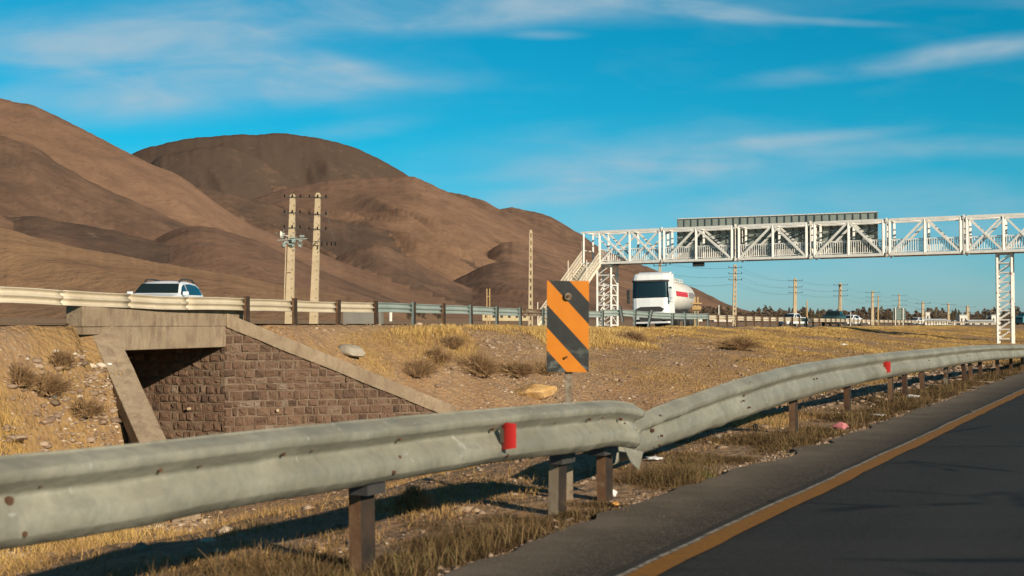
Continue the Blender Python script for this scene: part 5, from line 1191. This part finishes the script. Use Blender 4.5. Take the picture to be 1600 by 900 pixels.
# dry grass on the median
n = 480000; s_ = rng.uniform(3, 150, n)**1.0; s_ = 3+240*rng.uniform(0, 1, n)**1.75; p_ = rng.uniform(4.2, 34, n); x_ = D[0]*s_+NN[0]*p_; y_ = D[1]*s_+NN[1]*p_
gm = grassmask(x_, y_); q_ = PL(s_)-p_
ok = (q_ > .5) & inframe(x_, y_) & (rng.uniform(0, 1, n) < gm**1.5*np.clip(.25+.75*(y_/60), .3, 1)) & ~(inpoly(x_, y_)) & (y_ > 6)
x_, y_, gm2, q2 = x_[ok], y_[ok], gm[ok], q_[ok]
print('grass tufts', len(x_))
if len(x_) > 70000: x_, y_, gm2, q2 = x_[:70000], y_[:70000], gm2[:70000], q2[:70000]
clump = fbm(x_*1.2, y_*1.2, 3, 44); s2 = D[0]*x_+D[1]*y_
blades('dry_grass', x_, y_, (.07+.21*gm2)*(.55+.9*clump)*np.where(s2 < 22, np.clip(.8+.35*q2, .3, 1), np.clip(.35+.35*q2, .3, 1))*np.interp(y_, [40, 62], [1, .5]), np.clip(.005+.00022*y_, .006, .03), .03+.85*(clump-.25)*gm2+.30*gm2-.12*(y_ < 22), M['grass'], 11, .16, 1.0, 'golden dry grass over the slopes between the two roads', seed=3)
# low weeds along the near rail
n = 90000; s_ = 3+62*rng.uniform(0, 1, n)**1.5; p_ = 3.16+rng.gamma(2.0, .19, n); x_ = D[0]*s_+NN[0]*p_; y_ = D[1]*s_+NN[1]*p_
dens = fbm(x_*1.4, y_*1.4, 4, 55); edge_ = 3.16+.30*(fbm(x_*.8, y_*.8, 3, 58)-.35); ok = (p_ > edge_) & (p_ < 5) & inframe(x_, y_) & (y_ > 4.5) & (rng.uniform(0, 1, n) < sstep(.30, .56, dens)*.9+.06); x_, y_, dens, p_ = x_[ok], y_[ok], dens[ok], p_[ok]
print('weeds', len(x_))
tn = np.clip(.30+.55*(fbm(x_*.6, y_*.6, 3, 66)-.5)*2+.35*(vnoise(x_*5, y_*5, 7)-.5), 0, .88); gpatch = np.exp(-(((x_-1.75)/.45)**2+((y_-10.4)/.6)**2)); tn = np.where(gpatch > .5, .93, tn)
blades('low_weeds', x_, y_, np.clip(.015+.18*(dens-.24)*(.4+.9*vnoise(x_*6, y_*6, 19)), .015, .14)*np.clip(.5+(p_-3.2)*2, .5, 1), np.clip(.004+.00035*y_, .006, .018), tn, M['weed'], 9, .05, 1.3, 'low brown weeds growing along the foot of the near guard rails', seed=5)
m_ = rng.uniform(0, 1, len(x_)) < .08; xs_, ys_ = x_[m_ & (dens > .5)], y_[m_ & (dens > .5)]; print('stalks', len(xs_))
blades('weed_stalks', xs_, ys_, .09+.15*vnoise(xs_*3, ys_*3, 23), np.clip(.0025+.0003*ys_, .003, .014), .35+.4*vnoise(xs_*2, ys_*2, 29), M['weed'], 5, .06, .9, 'upright dry stalks standing out of the weeds under the near rails', seed=15)
# coarse straw under the rail on the left
n = 16000; s_ = 3+16*rng.uniform(0, 1, n); p_ = rng.uniform(4.0, 13, n); x_ = D[0]*s_+NN[0]*p_; y_ = D[1]*s_+NN[1]*p_
dn_ = fbm(x_*.9, y_*.9, 3, 75); ok = inframe(x_, y_) & (y_ > 5.5) & (rng.uniform(0, 1, n) < sstep(.38, .6, dn_)); x_, y_, dn_ = x_[ok], y_[ok], dn_[ok]
blades('straw', x_, y_, (.04+.09*dn_), np.full(len(x_), .005), -.1+.6*(dn_-.2), M['grass'], 8, .06, 1.2, 'tangled straw and dead stems on the ditch side below the near guard rail', seed=6)

# gravel
def rock_base(seed):
    import bmesh
    bm = bmesh.new(); bmesh.ops.create_icosphere(bm, subdivisions=1, radius=1); v = np.array([q.co[:] for q in bm.verts]); f = np.array([[w.index for w in q.verts] for q in bm.faces]); bm.free()
    r = np.random.default_rng(seed); v = v*(1+r.normal(0, .27, (len(v), 1))); v *= np.array([1.15, .9, .50]); return v, f
RB = [rock_base(k) for k in range(5)]
def gravel(name, x_, y_, size, tone, label, seed=1, loc=(0, 20, 0)):
    r = np.random.default_rng(seed); Vs = []; Fs = []; T = []; o = 0; z = groundz(x_, y_)
    kid = r.integers(0, 5, len(x_))
    for k in range(5):
        m = kid == k; nk = m.sum(); v, f = RB[k]
        a = r.uniform(0, 6.28, nk); ca, sa_ = np.cos(a), np.sin(a); sz = size[m][:, None]
        vx = (v[None, :, 0]*ca[:, None]-v[None, :, 1]*sa_[:, None])*sz+x_[m][:, None]; vy = (v[None, :, 0]*sa_[:, None]+v[None, :, 1]*ca[:, None])*sz+y_[m][:, None]; vz = v[None, :, 2]*sz+z[m][:, None]+sz*.07
        Vs.append(np.stack([vx, vy, vz], -1).reshape(-1, 3)); Fs.append((f[None]+np.arange(nk)[:, None, None]*len(v)).reshape(-1, 3)+o); o += nk*len(v); T.append(np.repeat(tone[m], len(v)))
    return tag(fastmesh(name, np.concatenate(Vs), np.concatenate(Fs), M['gravel'], loc=loc, attr={'tone': np.concatenate(T)}), label, 'gravel', kind='stuff')
n = 190000; s_ = 3+85*rng.uniform(0, 1, n)**1.2; p_ = rng.uniform(3.9, 27, n); x_ = D[0]*s_+NN[0]*p_; y_ = D[1]*s_+NN[1]*p_; q_ = PL(s_)-p_
gm = grassmask(x_, y_); ok = (q_ > .5) & inframe(x_, y_) & (y_ > 5) & (rng.uniform(0, 1, n) < (1-gm)**2*(.30+.70*sstep(.38, .55, fbm(x_*.4, y_*.4, 3, 81)))*(1-.75*sstep(36, 46, s_))) & (~inpoly(x_, y_) | (rng.uniform(0, 1, n) < .3))
x_, y_ = x_[ok][:44000], y_[ok][:44000]; print('gravel', len(x_))
sz = .8*np.clip(.010+.015*rng.exponential(1, len(x_))**1.25, .012, .15)*np.clip(y_/28, .5, 1.15); gravel('gravel', x_, y_, sz, np.clip(rng.normal(.45, .25, len(x_)), 0, 1), 'loose stones and gravel over the slopes between the roads', 4)
n = 15000; s_ = 3+40*rng.uniform(0, 1, n)**1.5; p_ = 3.25-rng.exponential(.13, n)+rng.normal(0, .12, n); x_ = D[0]*s_+NN[0]*p_; y_ = D[1]*s_+NN[1]*p_; gravel('shoulder_grit', x_, y_, np.clip(.003+.005*rng.exponential(1, n), .003, .03), np.clip(rng.normal(.45, .25, n), 0, 1), 'small grit along the edge of the near road shoulder', 6)

n = 60000; s_ = rng.uniform(6, 21.5, n); p_ = rng.uniform(13, 20, n); x_ = D[0]*s_+NN[0]*p_; y_ = D[1]*s_+NN[1]*p_; ok = inframe(x_, y_) & (PL(s_)-p_ > .4) & ~inpoly(x_, y_) & (rng.uniform(0, 1, n) < .35+.65*sstep(.42, .58, fbm(x_*.6, y_*.6, 3, 83))); x_, y_ = x_[ok], y_[ok]; print('left gravel', len(x_))
gravel('slope_rubble', x_, y_, np.clip(.008+.013*rng.exponential(1, len(x_))**1.4*(1+.8*sstep(2.5, 4, PL(sp(x_, y_)[0])-sp(x_, y_)[1])), .008, .12), np.clip(rng.normal(.5, .27, len(x_)), 0, 1), 'pale rubble on the slope left of the underpass', 14)
# boulders
def boulder(px_, py_, Yd, size, mat, label, seed, sq=(1.3, .9, .75), name='boulder'):
    import bmesh
    bm = bmesh.new(); bmesh.ops.create_icosphere(bm, subdivisions=4, radius=1)
    v = np.array([q.co[:] for q in bm.verts]); f = [[w.index for w in q.verts] for q in bm.faces]; bm.free()
    r = np.random.default_rng(seed); 
    for k in range(13):
        d_ = r.normal(0, 1, 3); d_ /= np.linalg.norm(d_); lim = r.uniform(.45, .8); t_ = v@d_; v = v-np.clip(t_-lim, 0, None)[:, None]*d_*.85
    nz_ = fbm(v[:, 0]*2+seed, v[:, 1]*2+v[:, 2]*1.7, 4, seed)-.5; v = v*(1+.22*nz_[:, None]+.05*(fbm(v[:, 0]*9, v[:, 1]*9+v[:, 2]*8, 3, seed)-.5)[:, None]); v *= np.array(sq)*size
    c = at(px_, py_, Yd); z = gz(c.x, c.y); b = MB(); b.add([(c.x+a, c.y+b_, z+cz_+size*sq[2]*.55) for a, b_, cz_ in v], f); return tag(b.build(name, mat, smooth=True), label, 'rock')
def raydist(px_, py_):
    for Yd in np.arange(5, 160, .15):
        q = at(px_, py_, Yd)
        if q.z <= gz(q.x, q.y): return float(Yd)
    return 60.0
for (x, y, wpx, m, lb, sd, sq) in [(549, 560, 46, 'greyrock', 'pale grey boulder on the slope above the right wing wall', 3, (1.25, .9, .72)), (836, 622, 76, 'ochrerock', 'ochre boulder with a dark hollow, above the near rail left of the striped board', 6, (1.5, .9, .62)),
        (22, 700, 42, 'brownrock', 'brown boulder low on the left slope just above the near rail', 8, (1.3, .9, .6)), (1192, 670, 22, 'brownrock', 'flat brown rock in the weeds between the first right rail posts', 9, (1.5, .9, .5)), (338, 865, 24, 'greyrock', 'small pale rock in the straw below the near rail', 11, (1.3, .9, .6)), (1122, 686, 12, 'greyrock', 'small whitish stone below the bent rail', 12, (1.2, .9, .7)), (205, 677, 16, 'greyrock', 'pale stone at the foot of the left wing wall', 13, (1.2, 1, .7))]:
    Yd = raydist(x, y); boulder(x, y, Yd, wpx/F*Yd/2/sq[0]*1.05, M[m], lb, sd, sq)

# dry shrubs
def shrub(px_, py_, wpx, hpx, label, seed, n=420, mat='twig'):
    Yd = raydist(px_, py_); c = at(px_, py_, Yd); z = gz(c.x, c.y); w = wpx/F*Yd/2; h_ = hpx/F*Yd; rr = random.Random(seed); b = MB()
    for k in range(n):
        a = rr.uniform(0, 6.28); e_ = rr.uniform(.05, 1)**.8; th = e_*1.45; lob = .55+.9*float(vnoise(np.array([a*1.3]), np.array([seed*3.7]), seed)[0]); d_ = lob*Vector((math.cos(a)*math.sin(th)*w, math.sin(a)*math.sin(th)*w*.8, math.cos(th)*h_+.03)); o = Vector((c.x, c.y, z-.03))+Vector((rr.gauss(0, w*.18), rr.gauss(0, w*.18), 0))
        m1 = o+d_*rr.uniform(.4, .6)+Vector((0, 0, rr.uniform(0, .08))); t_ = o+d_*rr.uniform(.75, 1.1)
        r0 = .006+.00014*Yd
        b.bar(o, m1, r0*1.6, n=3, w2=r0); b.bar(m1, t_, r0, n=3, w2=r0*.5)
        for j in range(2): b.bar(m1, m1+(t_-m1)*.6+Vector((rr.gauss(0, w*.16), rr.gauss(0, w*.16), rr.gauss(0, h_*.12))), r0*.8, n=3, w2=r0*.4)
    return tag(b.build('dry_shrub', M[mat]), label, 'shrub', 'dry shrubs on the slopes')
for i, (x, y, w, h_, lb) in enumerate([(648, 592, 62, 26, 'brown dry shrub lowest left of the shrubs above the wing wall'), (686, 570, 50, 24, 'small dark dry shrub highest in the group above the wing wall'), (750, 590, 76, 36, 'largest brown dry shrub right in the group above the wing wall'), (805, 590, 60, 22, 'pale dry shrub above the ochre boulder'), (850, 585, 55, 20, 'dry shrub half hidden behind the striped board'),
        (92, 575, 48, 26, 'brown dry shrub high on the left slope beside the wing wall'), (70, 625, 80, 30, 'wide dry shrub in the middle of the left slope'), (130, 655, 70, 26, 'long dark dry shrub low on the left slope'), (30, 610, 60, 30, 'golden brown dry shrub at the left picture edge'), (985, 535, 60, 18, 'low dry shrub on the field right of the striped board'), (1150, 545, 70, 16, 'low dark dry shrub on the field below the footbridge'), (640, 800, 60, 34, 'dry bush under the near rail right of the first post'), (705, 545, 50, 22, 'low dry shrub in the golden grass above the group')]):
    shrub(x, y, w, h_, lb, 20+i)

# litter
def crumple(px_, py_, wpx, mat, label, seed, name='litter', flat=.5):
    Yd = raydist(px_, py_); c = at(px_, py_, Yd); z = gz(c.x, c.y); w = wpx/F*Yd/2; r = np.random.default_rng(seed)
    import bmesh
    bm = bmesh.new(); bmesh.ops.create_icosphere(bm, subdivisions=2, radius=1); v = np.array([q.co[:] for q in bm.verts]); f = [[a.index for a in q.verts] for q in bm.faces]; bm.free()
    v = v*(1+r.normal(0, .22, (len(v), 1)))*np.array([1, .7, flat])*w; b = MB(); b.add([(c.x+a, c.y+b_, z+.02+flat*w*.6+d_) for a, b_, d_ in v], f); return tag(b.build(name, M[mat]), label, 'litter', 'roadside litter')
for i, (x, y, w, m, lb, fl) in enumerate([(1313, 674, 24, 'trashpink', 'crumpled pink plastic bag on the shoulder edge below the right rail', .5), (957, 782, 14, 'trashwhite', 'crumpled white cup beside the last left rail post', .9), (962, 798, 12, 'trashorange', 'orange wrapper at the shoulder edge near the white cup', .5), (1180, 672, 9, 'blackbag', 'small black plastic scrap in front of the flat brown rock', .8), (1425, 624, 22, 'trashwhite', 'white paper scrap in the weeds below the right rail posts', .25), (1372, 652, 22, 'trashwhite', 'flat white scrap on the shoulder edge right of the pink bag', .12), (171, 572, 9, 'trashwhite', 'white scrap in the grass beside the left wing wall', .4), (182, 590, 10, 'trashwhite', 'lower white scrap in the grass beside the left wing wall', .4), (1022, 723, 24, 'trashwhite', 'bent white metal piece lying under the torn rail end', .2), (1318, 475+65, 10, 'trashwhite', 'pale scrap on the open field under the footbridge', .3)]):
    crumple(x, y, w, m, lb, 70+i, flat=fl)
print('objects', len(col.objects))
